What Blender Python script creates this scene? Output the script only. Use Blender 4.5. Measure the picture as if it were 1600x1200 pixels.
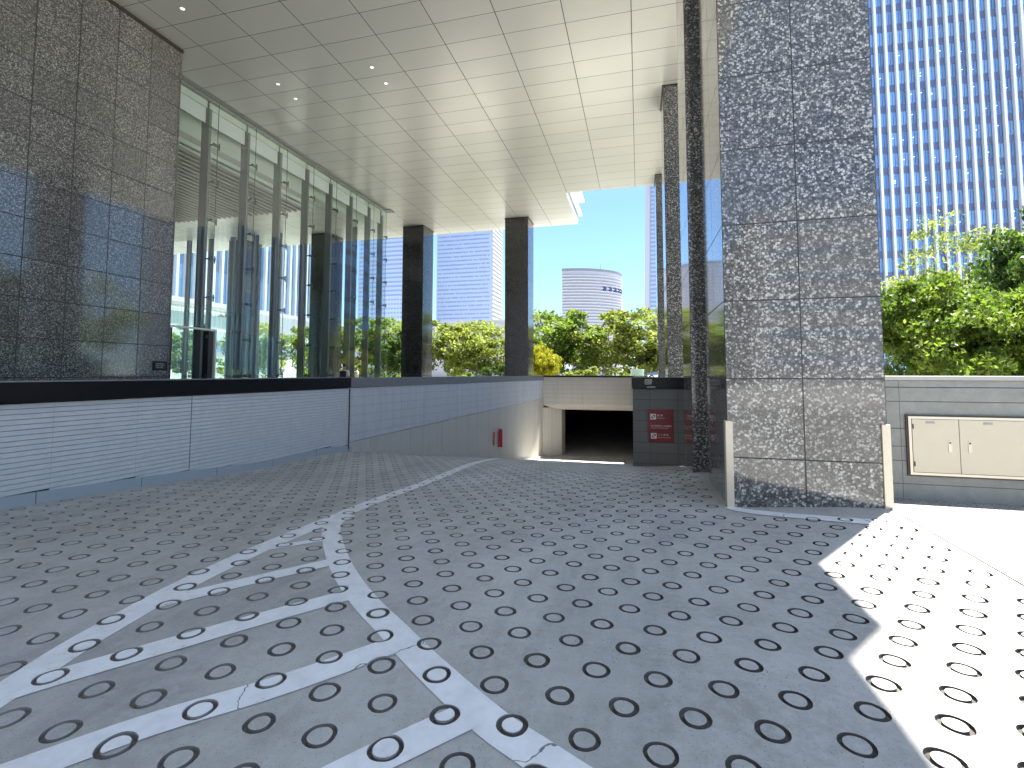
import bpy, bmesh, math, random
import numpy as np
from mathutils import Matrix, Vector
from mathutils.geometry import delaunay_2d_cdt
random.seed(7); rng = np.random.default_rng(7)
for o in list(bpy.data.objects): bpy.data.objects.remove(o)
SC = bpy.context.scene; COL = SC.collection
R = math.radians

# ---------------------------------------------------------------- camera (eye at the origin), sky, sun, exposure
CF, CPY, CYAW, CPIT, CROL = 763.62, 536.876, -.253961, .061077, .00135349
fw = Vector((math.sin(CYAW)*math.cos(CPIT), math.cos(CYAW)*math.cos(CPIT), math.sin(CPIT)))
r0 = Vector((math.cos(CYAW), -math.sin(CYAW), 0)); u0 = r0.cross(fw)
rr = r0*math.cos(CROL)+u0*math.sin(CROL); uu = -r0*math.sin(CROL)+u0*math.cos(CROL)
cd = bpy.data.cameras.new('camera'); cam = bpy.data.objects.new('camera', cd); COL.objects.link(cam)
cam.matrix_world = Matrix(((rr.x,uu.x,-fw.x,0),(rr.y,uu.y,-fw.y,0),(rr.z,uu.z,-fw.z,0),(0,0,0,1)))
cd.sensor_width = 36; cd.sensor_fit = 'HORIZONTAL'; cd.lens = CF/1600*36
cd.shift_y = -(600-CPY)/1600; cd.clip_start = .05; cd.clip_end = 6000
SC.camera = cam
SUN_EL = R(76.5); sdx, sdy = .572, .82
W = bpy.data.worlds.new('World'); SC.world = W; W.use_nodes = True
nt = W.node_tree; bgn = nt.nodes['Background']; sky = nt.nodes.new('ShaderNodeTexSky')
sky.sky_type = 'NISHITA'; sky.sun_disc = False; sky.sun_elevation = SUN_EL; sky.sun_rotation = math.atan2(sdx, sdy)
sky.air_density = 1.0; sky.dust_density = 0.; sky.ozone_density = 3.0
hs = nt.nodes.new('ShaderNodeHueSaturation'); hs.inputs['Saturation'].default_value = .78; nt.links.new(sky.outputs[0], hs.inputs['Color'])
tc = nt.nodes.new('ShaderNodeTexCoord'); sx = nt.nodes.new('ShaderNodeSeparateXYZ'); nt.links.new(tc.outputs['Generated'], sx.inputs[0])
rp = nt.nodes.new('ShaderNodeValToRGB'); nt.links.new(sx.outputs[2], rp.inputs[0]); rp.color_ramp.elements[0].color = (.40, .545, .68, 1); rp.color_ramp.elements[0].position = .34
rp.color_ramp.elements[1].color = (1.3, 1.2, 1.05, 1); rp.color_ramp.elements[1].position = .8
mxs = nt.nodes.new('ShaderNodeMix'); mxs.data_type = 'RGBA'; mxs.blend_type = 'MULTIPLY'; mxs.inputs[0].default_value = 1; nt.links.new(hs.outputs[0], mxs.inputs[6]); nt.links.new(rp.outputs[0], mxs.inputs[7])
nt.links.new(mxs.outputs[2], bgn.inputs[0]); bgn.inputs[1].default_value = .085
sl = bpy.data.lights.new('sun', 'SUN'); so = bpy.data.objects.new('sun', sl); COL.objects.link(so)
sl.energy = 5.; sl.angle = R(.6); sl.color = (1, .96, .9)
sv = Vector((sdx*math.cos(SUN_EL), sdy*math.cos(SUN_EL), math.sin(SUN_EL))).normalized()
so.rotation_euler = sv.to_track_quat('Z', 'Y').to_euler(); so.location = (20, 20, 60)
vs = SC.view_settings; vs.view_transform = 'Standard'; vs.look = 'None'; vs.gamma = 1; vs.exposure = 2.38
try:
    SC.cycles.max_bounces = 12; SC.cycles.diffuse_bounces = 6; SC.cycles.glossy_bounces = 5
    SC.cycles.transparent_max_bounces = 24; SC.cycles.transmission_bounces = 8
    SC.cycles.sample_clamp_indirect = 8; SC.cycles.use_denoising = True
    SC.cycles.caustics_reflective = False; SC.cycles.caustics_refractive = False
except Exception: pass

# ---------------------------------------------------------------- node helpers
def mat(name): 
    m = bpy.data.materials.new(name); m.use_nodes = True
    return m, m.node_tree, m.node_tree.nodes['Principled BSDF']
class N:
    def __init__(s, t): s.t = t
    def new(s, ty, **k):
        n = s.t.nodes.new(ty)
        for a, b in k.items(): setattr(n, a, b)
        return n
    def put(s, sock, v):
        if isinstance(v, bpy.types.NodeSocket): s.t.links.new(v, sock)
        else: sock.default_value = v
    def m(s, op, a, b=0., c=None, clamp=False):
        n = s.new('ShaderNodeMath', operation=op, use_clamp=clamp); s.put(n.inputs[0], a); s.put(n.inputs[1], b)
        if c is not None: s.put(n.inputs[2], c)
        return n.outputs[0]
    def pos(s): return s.new('ShaderNodeNewGeometry').outputs['Position']
    def sep(s, v):
        n = s.new('ShaderNodeSeparateXYZ'); s.put(n.inputs[0], v); return n.outputs
    def scale(s, v, k):
        n = s.new('ShaderNodeVectorMath', operation='MULTIPLY'); s.put(n.inputs[0], v); n.inputs[1].default_value = k; return n.outputs[0]
    def noise(s, v, sc, det=3., rough=.5, dist=0.):
        n = s.new('ShaderNodeTexNoise'); s.put(n.inputs['Vector'], v); n.inputs['Scale'].default_value = sc
        n.inputs['Detail'].default_value = det; n.inputs['Roughness'].default_value = rough; n.inputs['Distortion'].default_value = dist
        return n.outputs
    def vor(s, v, sc, feature='F1', rnd=1.):
        n = s.new('ShaderNodeTexVoronoi', feature=feature); s.put(n.inputs['Vector'], v); n.inputs['Scale'].default_value = sc
        n.inputs['Randomness'].default_value = rnd; return n.outputs
    def ramp(s, f, pts, interp='LINEAR'):
        n = s.new('ShaderNodeValToRGB'); s.put(n.inputs[0], f); cr = n.color_ramp; cr.interpolation = interp
        while len(cr.elements) < len(pts): cr.elements.new(.5)
        for e, (p, c) in zip(cr.elements, pts):
            e.position = p; e.color = c if len(c) == 4 else (*c, 1)
        return n.outputs[0]
    def mix(s, f, a, b, mode='MIX'):
        n = s.new('ShaderNodeMix', data_type='RGBA', blend_type=mode); s.put(n.inputs[0], f)
        s.put(n.inputs[6], a if isinstance(a, bpy.types.NodeSocket) else (*a, 1)); s.put(n.inputs[7], b if isinstance(b, bpy.types.NodeSocket) else (*b, 1))
        return n.outputs[2]
    def bump(s, h, dist=.01, st=1., nrm=None):
        n = s.new('ShaderNodeBump'); s.put(n.inputs['Height'], h); n.inputs['Distance'].default_value = dist; n.inputs['Strength'].default_value = st
        if nrm is not None: s.put(n.inputs['Normal'], nrm)
        return n.outputs[0]
    def joint(s, comp, sp, off, w):       # 1 on the joint line
        t = s.m('FRACT', s.m('ADD', s.m('DIVIDE', s.m('SUBTRACT', comp, off), sp), .5 + 100))
        return s.m('LESS_THAN', s.m('ABSOLUTE', s.m('SUBTRACT', t, .5)), w/(2*sp))
    def facing(s, i):                     # 1 where the face's normal lies along axis i
        n = s.sep(s.new('ShaderNodeNewGeometry').outputs['True Normal'])[i]
        return s.m('GREATER_THAN', s.m('ABSOLUTE', n), .7)
    def inv(s, v): return s.m('SUBTRACT', 1., v)

def simple(name, col, rough=.6, metal=0., spec=.5, noise=0., nsc=8., bump=0., emit=None, estr=0.):
    m, t, b = mat(name); k = N(t)
    b.inputs['Roughness'].default_value = rough; b.inputs['Metallic'].default_value = metal; b.inputs['Specular IOR Level'].default_value = spec
    b.inputs['Base Color'].default_value = (*col, 1)
    if noise or bump:
        nz = k.noise(k.pos(), nsc, 5, .6)[0]
        if noise: k.put(b.inputs['Base Color'], k.mix(nz, [c*(1-noise) for c in col], [min(1, c*(1+noise)) for c in col]))
        if bump: k.put(b.inputs['Normal'], k.bump(nz, bump))
    if emit: b.inputs['Emission Color'].default_value = (*emit, 1); b.inputs['Emission Strength'].default_value = estr
    return m

def granite(name, jx=None, jy=None, jz=None, dark=(.022,.022,.021), mid=(.12,.12,.115), light=(.5,.5,.47), sc=42., amt=.0, rough=.09, jw=.015):
    m, t, b = mat(name); k = N(t); p = k.pos()
    wv = k.new('ShaderNodeVectorMath', operation='ADD'); nz = k.noise(p, 22, 2)[1]; k.put(wv.inputs[0], p); k.put(wv.inputs[1], k.scale(nz, (.028,.028,.028)))
    v = k.vor(k.scale(wv.outputs[0], (1, 1, 1)), sc)
    c = k.sep(v['Color']); f1 = k.ramp(c[0], [(0, dark), (.33-amt, dark), (.5-amt, mid), (.68-amt, [x*1.5 for x in mid]), (.8-amt, light), (1, [x*1.25 for x in light])])
    v2 = k.vor(p, sc*2.6); f2 = k.ramp(k.sep(v2['Color'])[1], [(0, [x*.5 for x in dark]), (.55, mid), (.85, light)])
    col = k.mix(.2, f1, f2)
    e = k.ramp(v['Distance'], [(0, (1.0,1.0,1.0)), (.42, (1,1,1)), (.66, (.42,.42,.42))])
    col = k.mix(1., col, e, 'MULTIPLY')
    cvv = k.new('ShaderNodeCombineXYZ'); q3 = k.sep(p)
    for i_, j_ in enumerate((jx, jy, jz)):
        if j_ is not None: k.put(cvv.inputs[i_], k.m('FLOOR', k.m('DIVIDE', k.m('SUBTRACT', q3[i_], j_[1]+.0005), j_[0])))
    wn_ = k.new('ShaderNodeTexWhiteNoise'); k.put(wn_.inputs['Vector'], cvv.outputs[0])
    col = k.mix(k.m('MULTIPLY', wn_.outputs[0], .42), col, [x*.55 for x in mid])
    big = k.noise(p, .9, 3)[0]; col = k.mix(k.m('MULTIPLY', big, .35), col, [x*.8 for x in mid])
    xyz = k.sep(p); js = None
    for i, j in enumerate((jx, jy, jz)):
        if j is None: continue
        q = k.m('MULTIPLY', k.joint(xyz[i], j[0], j[1], jw), k.inv(k.facing(i)))
        js = q if js is None else k.m('MAXIMUM', js, q)
    b.inputs['IOR'].default_value = 1.68
    if js is not None:
        col = k.mix(js, col, (.008,.008,.008)); k.put(b.inputs['Roughness'], k.m('MULTIPLY_ADD', js, .6, rough))
        k.put(b.inputs['Normal'], k.bump(k.inv(js), .004))
    else: b.inputs['Roughness'].default_value = rough
    k.put(b.inputs['Base Color'], col)
    return m

def glassy(name, tint=(.86,.95,.92), ior=1.5, rough=.0, extra=.0):
    m = bpy.data.materials.new(name); m.use_nodes = True; t = m.node_tree; t.nodes.remove(t.nodes['Principled BSDF']); k = N(t)
    tr = k.new('ShaderNodeBsdfTransparent'); tr.inputs[0].default_value = (*tint, 1)
    gl = k.new('ShaderNodeBsdfGlossy'); gl.inputs['Roughness'].default_value = rough
    fr = k.new('ShaderNodeLayerWeight'); fr.inputs[0].default_value = .5
    f_ = k.m('MULTIPLY_ADD', k.m('POWER', fr.outputs['Facing'], 4.), .8, .04+extra, clamp=True)
    mx = k.new('ShaderNodeMixShader'); k.put(mx.inputs[0], f_); k.put(mx.inputs[1], tr.outputs[0]); k.put(mx.inputs[2], gl.outputs[0])
    k.put(t.nodes['Material Output'].inputs[0], mx.outputs[0]); return m

# ---------------------------------------------------------------- mesh helpers
class MB:
    def __init__(s): s.v = []; s.f = []; s.mi = []
    def add(s, vs, fs, mi=0):
        n = len(s.v); s.v += [tuple(v) for v in vs]; s.f += [tuple(i+n for i in f) for f in fs]; s.mi += [mi]*len(fs); return s
    def box(s, x0, x1, y0, y1, z0, z1, mi=0):
        return s.add([(x0,y0,z0),(x1,y0,z0),(x1,y1,z0),(x0,y1,z0),(x0,y0,z1),(x1,y0,z1),(x1,y1,z1),(x0,y1,z1)],
            [(0,3,2,1),(4,5,6,7),(0,1,5,4),(1,2,6,5),(2,3,7,6),(3,0,4,7)], mi)
    def prism(s, poly, z0, z1, mi=0):      # poly counter-clockwise; z0,z1 number or list
        n = len(poly); a = z0 if hasattr(z0, '__len__') else [z0]*n; c = z1 if hasattr(z1, '__len__') else [z1]*n
        vs = [(x,y,z) for (x,y),z in zip(poly,a)]+[(x,y,z) for (x,y),z in zip(poly,c)]
        return s.add(vs, [tuple(range(n-1,-1,-1)), tuple(range(n,2*n))]+[(i,(i+1)%n,n+(i+1)%n,n+i) for i in range(n)], mi)
    def tube(s, pts, rad, seg=8, mi=0, cap=True):
        pts = [Vector(p) for p in pts]; rad = rad if hasattr(rad, '__len__') else [rad]*len(pts); n0 = len(s.v); rings = []
        for i, p in enumerate(pts):
            d = (pts[min(i+1,len(pts)-1)]-pts[max(i-1,0)]).normalized()
            a = d.orthogonal().normalized() if i == 0 else (pa - d*pa.dot(d)).normalized(); pa = a; b = d.cross(a)
            rings.append([p+(a*math.cos(2*math.pi*j/seg)+b*math.sin(2*math.pi*j/seg))*rad[i] for j in range(seg)])
        vs = [v for r_ in rings for v in r_]; fs = []
        for i in range(len(pts)-1):
            for j in range(seg): fs.append((i*seg+j, i*seg+(j+1)%seg, (i+1)*seg+(j+1)%seg, (i+1)*seg+j))
        if cap: fs += [tuple(range(seg-1,-1,-1)), tuple((len(pts)-1)*seg+j for j in range(seg))]
        return s.add(vs, fs, mi)
    def build(s, name, mats, parent=None, bevel=0., smooth=False, loc=None):
        me = bpy.data.meshes.new(name); o = bpy.data.objects.new(name, me); COL.objects.link(o)
        off = Vector(loc) if loc else Vector((0,0,0))
        if parent is not None: base = Vector(parent.get('_b', (0,0,0)))
        else: base = Vector((0,0,0))
        vs = [tuple(Vector(v)-base-off) for v in s.v] if (off.length or base.length) else s.v
        me.from_pydata(vs, [], s.f); mats = mats if isinstance(mats, (list,tuple)) else [mats]
        for m in mats: me.materials.append(m)
        if len(mats) > 1: me.polygons.foreach_set('material_index', s.mi)
        if smooth: me.polygons.foreach_set('use_smooth', [True]*len(me.polygons))
        me.update(); o.location = off
        if parent is not None: o.parent = parent
        if bevel:
            b = o.modifiers.new('bevel', 'BEVEL'); b.width = bevel; b.segments = 2; b.limit_method = 'ANGLE'; b.harden_normals = False
        return o
def tag(o, label=None, cat=None, group=None, kind=None):
    if label: o['label'] = label
    if cat: o['category'] = cat
    if group: o['group'] = group
    if kind: o['kind'] = kind
    return o
def thing(name, label, cat, base=(0,0,0), group=None):
    o = bpy.data.objects.new(name, None); COL.objects.link(o); o.location = base; o.empty_display_size = .2
    o['_b'] = tuple(base); return tag(o, label, cat, group)
def copy_tree(o, parent=None):
    c = o.copy(); COL.objects.link(c)
    if parent: c.parent = parent
    for ch in list(o.children): copy_tree(ch, c)
    return c
def box(name, a, m, parent=None, bevel=0.): return MB().box(*a).build(name, m, parent, bevel)

# ---------------------------------------------------------------- ground height
GY = np.array([-60,2.5,4.5,6.5,8,9.86,11.1,14,16.3,27,60.]); GZ = np.array([-1.6,-1.6,-1.675,-1.79,-1.905,-2.04,-2.16,-2.55,-2.91,-4.6,-4.7])
_h = np.diff(GY); _d = np.diff(GZ)/_h; _m = np.zeros(len(GY))
for i in range(1, len(GY)-1):
    if _d[i-1]*_d[i] > 0:
        w1 = 2*_h[i]+_h[i-1]; w2 = _h[i]+2*_h[i-1]; _m[i] = (w1+w2)/(w1/_d[i-1]+w2/_d[i])
def S(t, a, b):
    t = np.clip((t-a)/(b-a), 0, 1); return t*t*(3-2*t)
def g(x, y):
    x = np.asarray(x, float); y = np.asarray(y, float)
    i = np.clip(np.searchsorted(GY, y)-1, 0, len(GY)-2); h = _h[i]; t = (y-GY[i])/h
    z = (2*t**3-3*t**2+1)*GZ[i]+(t**3-2*t**2+t)*h*_m[i]+(-2*t**3+3*t**2)*GZ[i+1]+(t**3-t**2)*h*_m[i+1]
    z = z+.24*S(x,-1,1)*S(y,3.5,10)*(1-.8*S(y,10,14))+.12*S(x,.8,2.9)*S(y,2.5,8)
    return z+.16*S(-x,4.5,7)*S(y,8,11)*(1-S(y,11.5,15))
PZ = -1.3            # plaza level
H = 9.83             # canopy soffit level
WA = [(-8.05,-14.), (-7.55,4.3), (-7.3,11.3), (-5.16,27.)]     # face line of the ramp's long wall
def wx(y):
    for (xa,ya),(xb,yb) in zip(WA, WA[1:]):
        if y <= yb: return xa+(xb-xa)*(y-ya)/(yb-ya)
    return WA[-1][0]

# ---------------------------------------------------------------- materials
def concrete_mat():
    m, t, b = mat('ramp_concrete'); k = N(t); p = k.pos()
    a = k.noise(p, .9, 6, .72)[0]; s2 = k.noise(k.scale(p, (1,.25,1)), 2.2, 5, .65)[0]; f = k.noise(p, 160, 3, .7)[0]; gr = k.noise(p, 14, 4, .65)[0]
    col = k.ramp(a, [(.36, (.38,.365,.33)), (.64, (.56,.54,.495))])
    col = k.mix(k.m('MULTIPLY', k.m('SUBTRACT', s2, .35, clamp=True), .9), col, (.25,.248,.23))
    col = k.mix(k.ramp(gr, [(.4,(0,0,0)),(.7,(.6,.6,.6))]), col, (.55,.55,.53))
    v = k.vor(p, 95.)
    col = k.mix(k.m('MULTIPLY', k.m('LESS_THAN', v['Distance'], .2), k.m('GREATER_THAN', k.sep(v['Color'])[0], .7)), col, (.09,.09,.085))
    col = k.mix(k.m('MULTIPLY', k.m('LESS_THAN', v['Distance'], .16), k.m('LESS_THAN', k.sep(v['Color'])[0], .12)), col, (.62,.62,.6))
    col = k.mix(k.m('MULTIPLY', k.m('ABSOLUTE', k.m('SUBTRACT', f, .5)), .9), col, (.1,.1,.1))
    ty = k.noise(k.scale(p, (1.6,.12,1)), 1.3, 4, .6)[0]
    col = k.mix(k.ramp(ty, [(.52,(0,0,0)),(.72,(.42,.42,.42))]), col, (.2,.2,.19))
    st = k.noise(p, 3.1, 6, .75, 1.2)[0]
    col = k.mix(k.ramp(st, [(.56,(0,0,0)),(.74,(.38,.38,.38))]), col, (.24,.22,.18))
    v3 = k.vor(p, 38.); col = k.mix(k.m('MULTIPLY', k.m('LESS_THAN', v3['Distance'], .15), k.m('GREATER_THAN', k.sep(v3['Color'])[2], .8)), col, (.1,.1,.095))
    k.put(b.inputs['Base Color'], col)
    k.put(b.inputs['Roughness'], k.ramp(s2, [(.3,(.42,.42,.42)),(.75,(.66,.66,.66))]))
    k.put(b.inputs['Normal'], k.bump(k.m('ADD', f, k.m('MULTIPLY', gr, 1.5)), .0016, .7)); return m
def paint_mat(cracks=True):
    m, t, b = mat('road_paint'); k = N(t); p = k.pos()
    n1 = k.noise(p, 6, 5, .7)[0]; n2 = k.noise(p, 55, 4, .75)[0]
    xyz = k.sep(p); wear = k.m('MULTIPLY', k.m('LESS_THAN', xyz[0], -2.6), .05)
    col = k.mix(k.ramp(n1, [(.38,(0,0,0)),(.72,(.75,.75,.75))]), (.86,.86,.85), (.66,.66,.64))
    worn = k.m('GREATER_THAN', k.m('ADD', k.m('MULTIPLY', n2, .62), k.m('ADD', k.m('MULTIPLY', n1, .38), wear)), .655)
    col = k.mix(k.m('MULTIPLY', worn, .75), col, (.3,.3,.29))
    wv = k.new('ShaderNodeVectorMath', operation='ADD'); k.put(wv.inputs[0], p); k.put(wv.inputs[1], k.scale(k.noise(p, 7, 3)[1], (.14,.14,.14)))
    e = k.vor(wv.outputs[0], .95, 'DISTANCE_TO_EDGE')['Distance']
    col = k.mix(k.m('MULTIPLY', k.m('LESS_THAN', e, .0032), k.m('GREATER_THAN', xyz[0], -2.0)), col, (.2,.2,.19))
    k.put(b.inputs['Base Color'], col); b.inputs['Roughness'].default_value = .55
    k.put(b.inputs['Normal'], k.bump(n2, .002, .6)); return m
def block_mat(name, base, jx=None, jy=None, jz=None, jw=.008, var=.12, rough=.6, bump=.004, nsc=5., streak=0., jc=.35):
    m, t, b = mat(name); k = N(t); p = k.pos(); xyz = k.sep(p)
    n1 = k.noise(p, nsc, 5, .65)[0]; n2 = k.noise(p, nsc*18, 4, .7)[0]
    col = k.mix(n1, [c*(1-var) for c in base], [min(1,c*(1+var)) for c in base])
    col = k.mix(k.ramp(n2, [(.3,(.5,.5,.5)),(.55,(0,0,0))]), col, [c*.72 for c in base])
    if streak:
        s_ = k.noise(k.scale(p, (5,5,.25)), 1.6, 5, .7)[0]
        col = k.mix(k.ramp(s_, [(.48,(0,0,0)),(.75,(streak,)*3)]), col, [c*.45 for c in base])
    js = None
    for i, j in enumerate((jx, jy, jz)):
        if j is None: continue
        q = k.m('MULTIPLY', k.joint(xyz[i], j[0], j[1], jw), k.inv(k.facing(i)))
        js = q if js is None else k.m('MAXIMUM', js, q)
    h = n2
    if js is not None: col = k.mix(js, col, [c*jc for c in base]); h = k.m('SUBTRACT', k.m('MULTIPLY', n2, .6), k.m('MULTIPLY', js, 1.2))
    k.put(b.inputs['Base Color'], col); b.inputs['Roughness'].default_value = rough
    k.put(b.inputs['Normal'], k.bump(h, bump)); return m
M = {}
M['concrete'] = concrete_mat(); M['paint'] = paint_mat()
M['groove'], _t, _b = mat('groove_tone'); _k = N(_t); _p = _k.pos(); _n = _k.noise(_p, 1.3, 4, .6)[0]
_f = _k.m('ADD', _k.m('MULTIPLY_ADD', _k.sep(_p)[0], .2, .62), _k.m('SUBTRACT', _n, .5), clamp=True)  # groove colour darkens toward the right, mottled by noise
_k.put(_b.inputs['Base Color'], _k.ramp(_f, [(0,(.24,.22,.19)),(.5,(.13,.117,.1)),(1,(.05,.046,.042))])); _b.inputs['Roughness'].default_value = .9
M['pave'] = block_mat('paving', (.48,.46,.42), jx=(1.2,2.8), jy=(1.2,.45), jw=.01, var=.1, nsc=7, bump=.003)
def pebble():
    m, t, b = mat('pebble_paving'); k = N(t); p = k.pos(); v = k.vor(p, 70.)
    col = k.ramp(k.sep(v['Color'])[0], [(0,(.1,.095,.085)),(.4,(.2,.195,.18)),(.8,(.32,.31,.29)),(1,(.45,.44,.42))])
    j = k.joint(k.sep(p)[0], 1.1, 3.12, .012)
    j = k.m('MAXIMUM', j, k.joint(k.sep(p)[1], 2.2, 1.1, .012))
    k.put(b.inputs['Base Color'], k.mix(j, col, (.12,.12,.11))); b.inputs['Roughness'].default_value = .7
    k.put(b.inputs['Normal'], k.bump(v['Distance'], .004)); return m
M['pebble'] = pebble()
M['strip'] = simple('light_kerb_stone', (.5,.51,.5), .5, noise=.12, nsc=20)
M['gr_pillar'] = granite('pillar_granite', jx=(.885,1.965), jy=(.9,7.7), jz=(1.,-.06), sc=38, light=(.6,.6,.57), mid=(.14,.14,.133), rough=.08)
M['gr_col'] = granite('column_granite', jx=(.7,.22), jy=(.8,.5), jz=(1.,-.06), sc=44, amt=-.04, light=(.5,.5,.47), mid=(.09,.09,.088), rough=.09)
M['gr_col_left'] = granite('dark_column_granite', jx=(.7,-6.5+.35), jy=(.8,29.7), jz=(1.,-.06), sc=40, amt=-.1, dark=(.01,.01,.01), light=(.17,.165,.15), mid=(.035,.035,.033), rough=.12)
M['gr_wall'] = granite('wall_granite', jy=(.9,.5), jz=(.9,.79), jx=(.9,-13.8), sc=42, amt=.04, light=(.52,.51,.48), mid=(.14,.138,.128), dark=(.035,.035,.033), rough=.07, jw=.02)
M['black'] = simple('black_polished_stone', (.01,.01,.012), .3, spec=.2, noise=.3)
M['darkstone'] = simple('dark_matt_stone', (.035,.035,.036), .75, spec=.2, noise=.2)
M['cap_grey'] = simple('grey_stone_and_sheen', (.2,.2,.21), .25, noise=.15, nsc=14)  # floor grey; on copings, light on black stone put into the colour
M['rib'] = block_mat('split_face_granite', (.64,.64,.635), jy=(1.1,.4), jw=.002, var=.14, bump=.012, nsc=7, rough=.75)
M['plinth'] = block_mat('plinth_stone', (.4,.425,.45), jy=(1.35,1.95), jw=.012, var=.08, nsc=20, bump=.003)
M['smooth'] = block_mat('smooth_wall_tiles', (.56,.565,.57), jy=(.62,11.9), jz=(.24,-.38), jw=.007, var=.08, nsc=2.5, bump=.002, streak=.35, jc=.55)
M['lowcon'] = block_mat('ramp_side_concrete', (.52,.50,.45), jy=(1.9,12.2), jw=.012, var=.08, nsc=1.6, bump=.003, streak=.25)
M['fascia'] = block_mat('lintel_tiles', (.5,.48,.44), jx=(2.6,-3.0), jz=(.24,-.38), jw=.01, var=.08, nsc=3, bump=.002, streak=.3, jc=.5)
M['greyblock'] = block_mat('grey_block_wall', (.17,.175,.165), jx=(.72,.28), jz=(.29,-.42), jy=(.8,14.2), jw=.01, var=.1, nsc=4, bump=.003, jc=.4)
M['rstone'] = block_mat('rough_grey_stone', (.3,.31,.29), jx=(1.32,4.55), jw=.006, var=.3, nsc=6, bump=.022, rough=.75)
M['rstone_dk'] = simple('stone_joint', (.1,.1,.1), .9)
M['copestone'] = simple('pale_cope_stone', (.38,.38,.36), .5, noise=.08, nsc=12)
M['steel'] = simple('brushed_steel', (.55,.52,.44), .34, .85, noise=.07, nsc=6)
M['cabinet'] = simple('cream_steel_door', (.5,.46,.36), .38, .35, noise=.05, nsc=5, bump=.002)
M['frame_dk'] = simple('dark_bronze_frame', (.06,.045,.04), .4, .4)
M['guard'] = simple('beige_corner_guard', (.62,.56,.45), .4, .3, noise=.1, nsc=25)
M['red'] = simple('red_sign_face', (.2,.008,.014), .35, noise=.08)
M['white'] = simple('white_lettering', (.8,.8,.78), .5)
M['greyink'] = simple('grey_ink', (.2,.2,.23), .6)
M['redpaint'] = simple('red_painted_metal', (.55,.02,.04), .3)
M['orange'] = simple('orange_painted_metal', (.6,.16,.05), .4)
M['camera'] = simple('grey_camera_housing', (.3,.29,.26), .45)
M['lens'] = simple('dark_lens', (.02,.02,.02), .1)
M['dark'] = simple('dark_garage_paint', (.05,.05,.05), .8)
M['mullion'] = simple('grey_painted_steel', (.2,.215,.205), .45, .2)
M['clip'] = simple('dark_steel_fitting', (.06,.06,.06), .35, .7)
M['glass'] = glassy('lobby_glass', (.95,.985,.975), 1.45)
M['glass_rail'] = glassy('green_tinted_glass', (.78,.9,.87), 1.5, extra=.05)
M['blind'] = simple('pale_green_ceiling_band', (.66,.72,.63), .5)
M['slat'] = simple('ceiling_slat', (.33,.32,.29), .4, .3)
M['slatback'] = simple('black_ceiling_void', (.012,.012,.012), .8)
M['whitepaint'] = simple('white_painted_metal', (.75,.76,.74), .4)
M['lamp'] = simple('lamp_glow', (.8,.8,.75), .5, emit=(1,.97,.88), estr=.35)
M['lamp_rim'] = simple('lamp_rim', (.5,.5,.47), .3, .5)
def soffit_mat():
    m, t, b = mat('metal_ceiling_panels'); k = N(t); p = k.pos(); x, y, z = k.sep(p)
    js = k.m('MAXIMUM', k.joint(x, 1.8, -.07, .022), k.joint(y, .894, 13.104, .016))
    fx = k.m('FLOOR', k.m('DIVIDE', k.m('SUBTRACT', x, -.07), 1.8)); fy = k.m('FLOOR', k.m('DIVIDE', k.m('SUBTRACT', y, 13.104), .894))
    cv = k.new('ShaderNodeCombineXYZ'); k.put(cv.inputs[0], fx); k.put(cv.inputs[1], fy)
    wn = k.new('ShaderNodeTexWhiteNoise'); k.put(wn.inputs['Vector'], cv.outputs[0])
    col = k.mix(wn.outputs[0], (.54,.545,.5), (.575,.575,.53))
    k.put(b.inputs['Base Color'], k.mix(js, col, (.05,.05,.045))); b.inputs['Metallic'].default_value = .3
    n1 = k.noise(p, 1.1, 3, .5)[0]
    k.put(b.inputs['Roughness'], k.m('MULTIPLY_ADD', n1, .12, .26))
    k.put(b.inputs['Normal'], k.bump(k.m('SUBTRACT', k.m('MULTIPLY', n1, .5), js), .006, .6)); return m
M['soffit'] = soffit_mat()
def window_glass(name, col, rough=.06, metal=.75):
    m, t, b = mat(name); k = N(t); p = k.pos(); n1 = k.noise(p, .35, 2)[0]; xyz = k.sep(p)
    cv = k.new('ShaderNodeCombineXYZ'); k.put(cv.inputs[0], k.m('FLOOR', k.m('DIVIDE', k.m('SUBTRACT', xyz[0], 24.13), 1.24))); k.put(cv.inputs[1], k.m('FLOOR', k.m('DIVIDE', k.m('SUBTRACT', xyz[2], 53.9), 3.035)))
    wn = k.new('ShaderNodeTexWhiteNoise'); k.put(wn.inputs['Vector'], cv.outputs[0])
    k.put(b.inputs['Base Color'], k.mix(wn.outputs[0], [c*.72 for c in col], [min(1, c*1.25) for c in col])); b.inputs['Metallic'].default_value = metal; b.inputs['Roughness'].default_value = rough
    k.put(b.inputs['Normal'], k.bump(n1, .02, .3)); return m
M['t_glass'] = window_glass('blue_tower_glass', (.31,.5,.8))
M['t_span'] = simple('violet_grey_spandrel', (.14,.17,.28), .25, .4)
M['t_fin'] = simple('white_tower_fin', (.6,.63,.68), .4)
M['t_pale'] = simple('pale_blue_cladding', (.34,.4,.52), .5, noise=.05, nsc=.05)
M['t_band'] = simple('blue_window_band', (.2,.27,.42), .4, .05)
M['t_white'] = simple('white_tower_cladding', (.45,.45,.47), .5)
M['t_lilac'] = simple('lilac_grey_cladding', (.4,.395,.42), .6, noise=.05, nsc=.1)
M['t_lilac_dk'] = simple('dark_lilac_cladding', (.2,.2,.24), .6)  # darker lilac grey for the parapet and antenna
M['win_dk'] = simple('dark_blue_window', (.05,.07,.16), .15, .3)
M['hall'] = simple('white_hall_wall', (.5,.51,.51), .5, noise=.04)
M['lowwall'] = simple('pale_grey_wall', (.36,.36,.37), .6, noise=.06)
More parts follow.
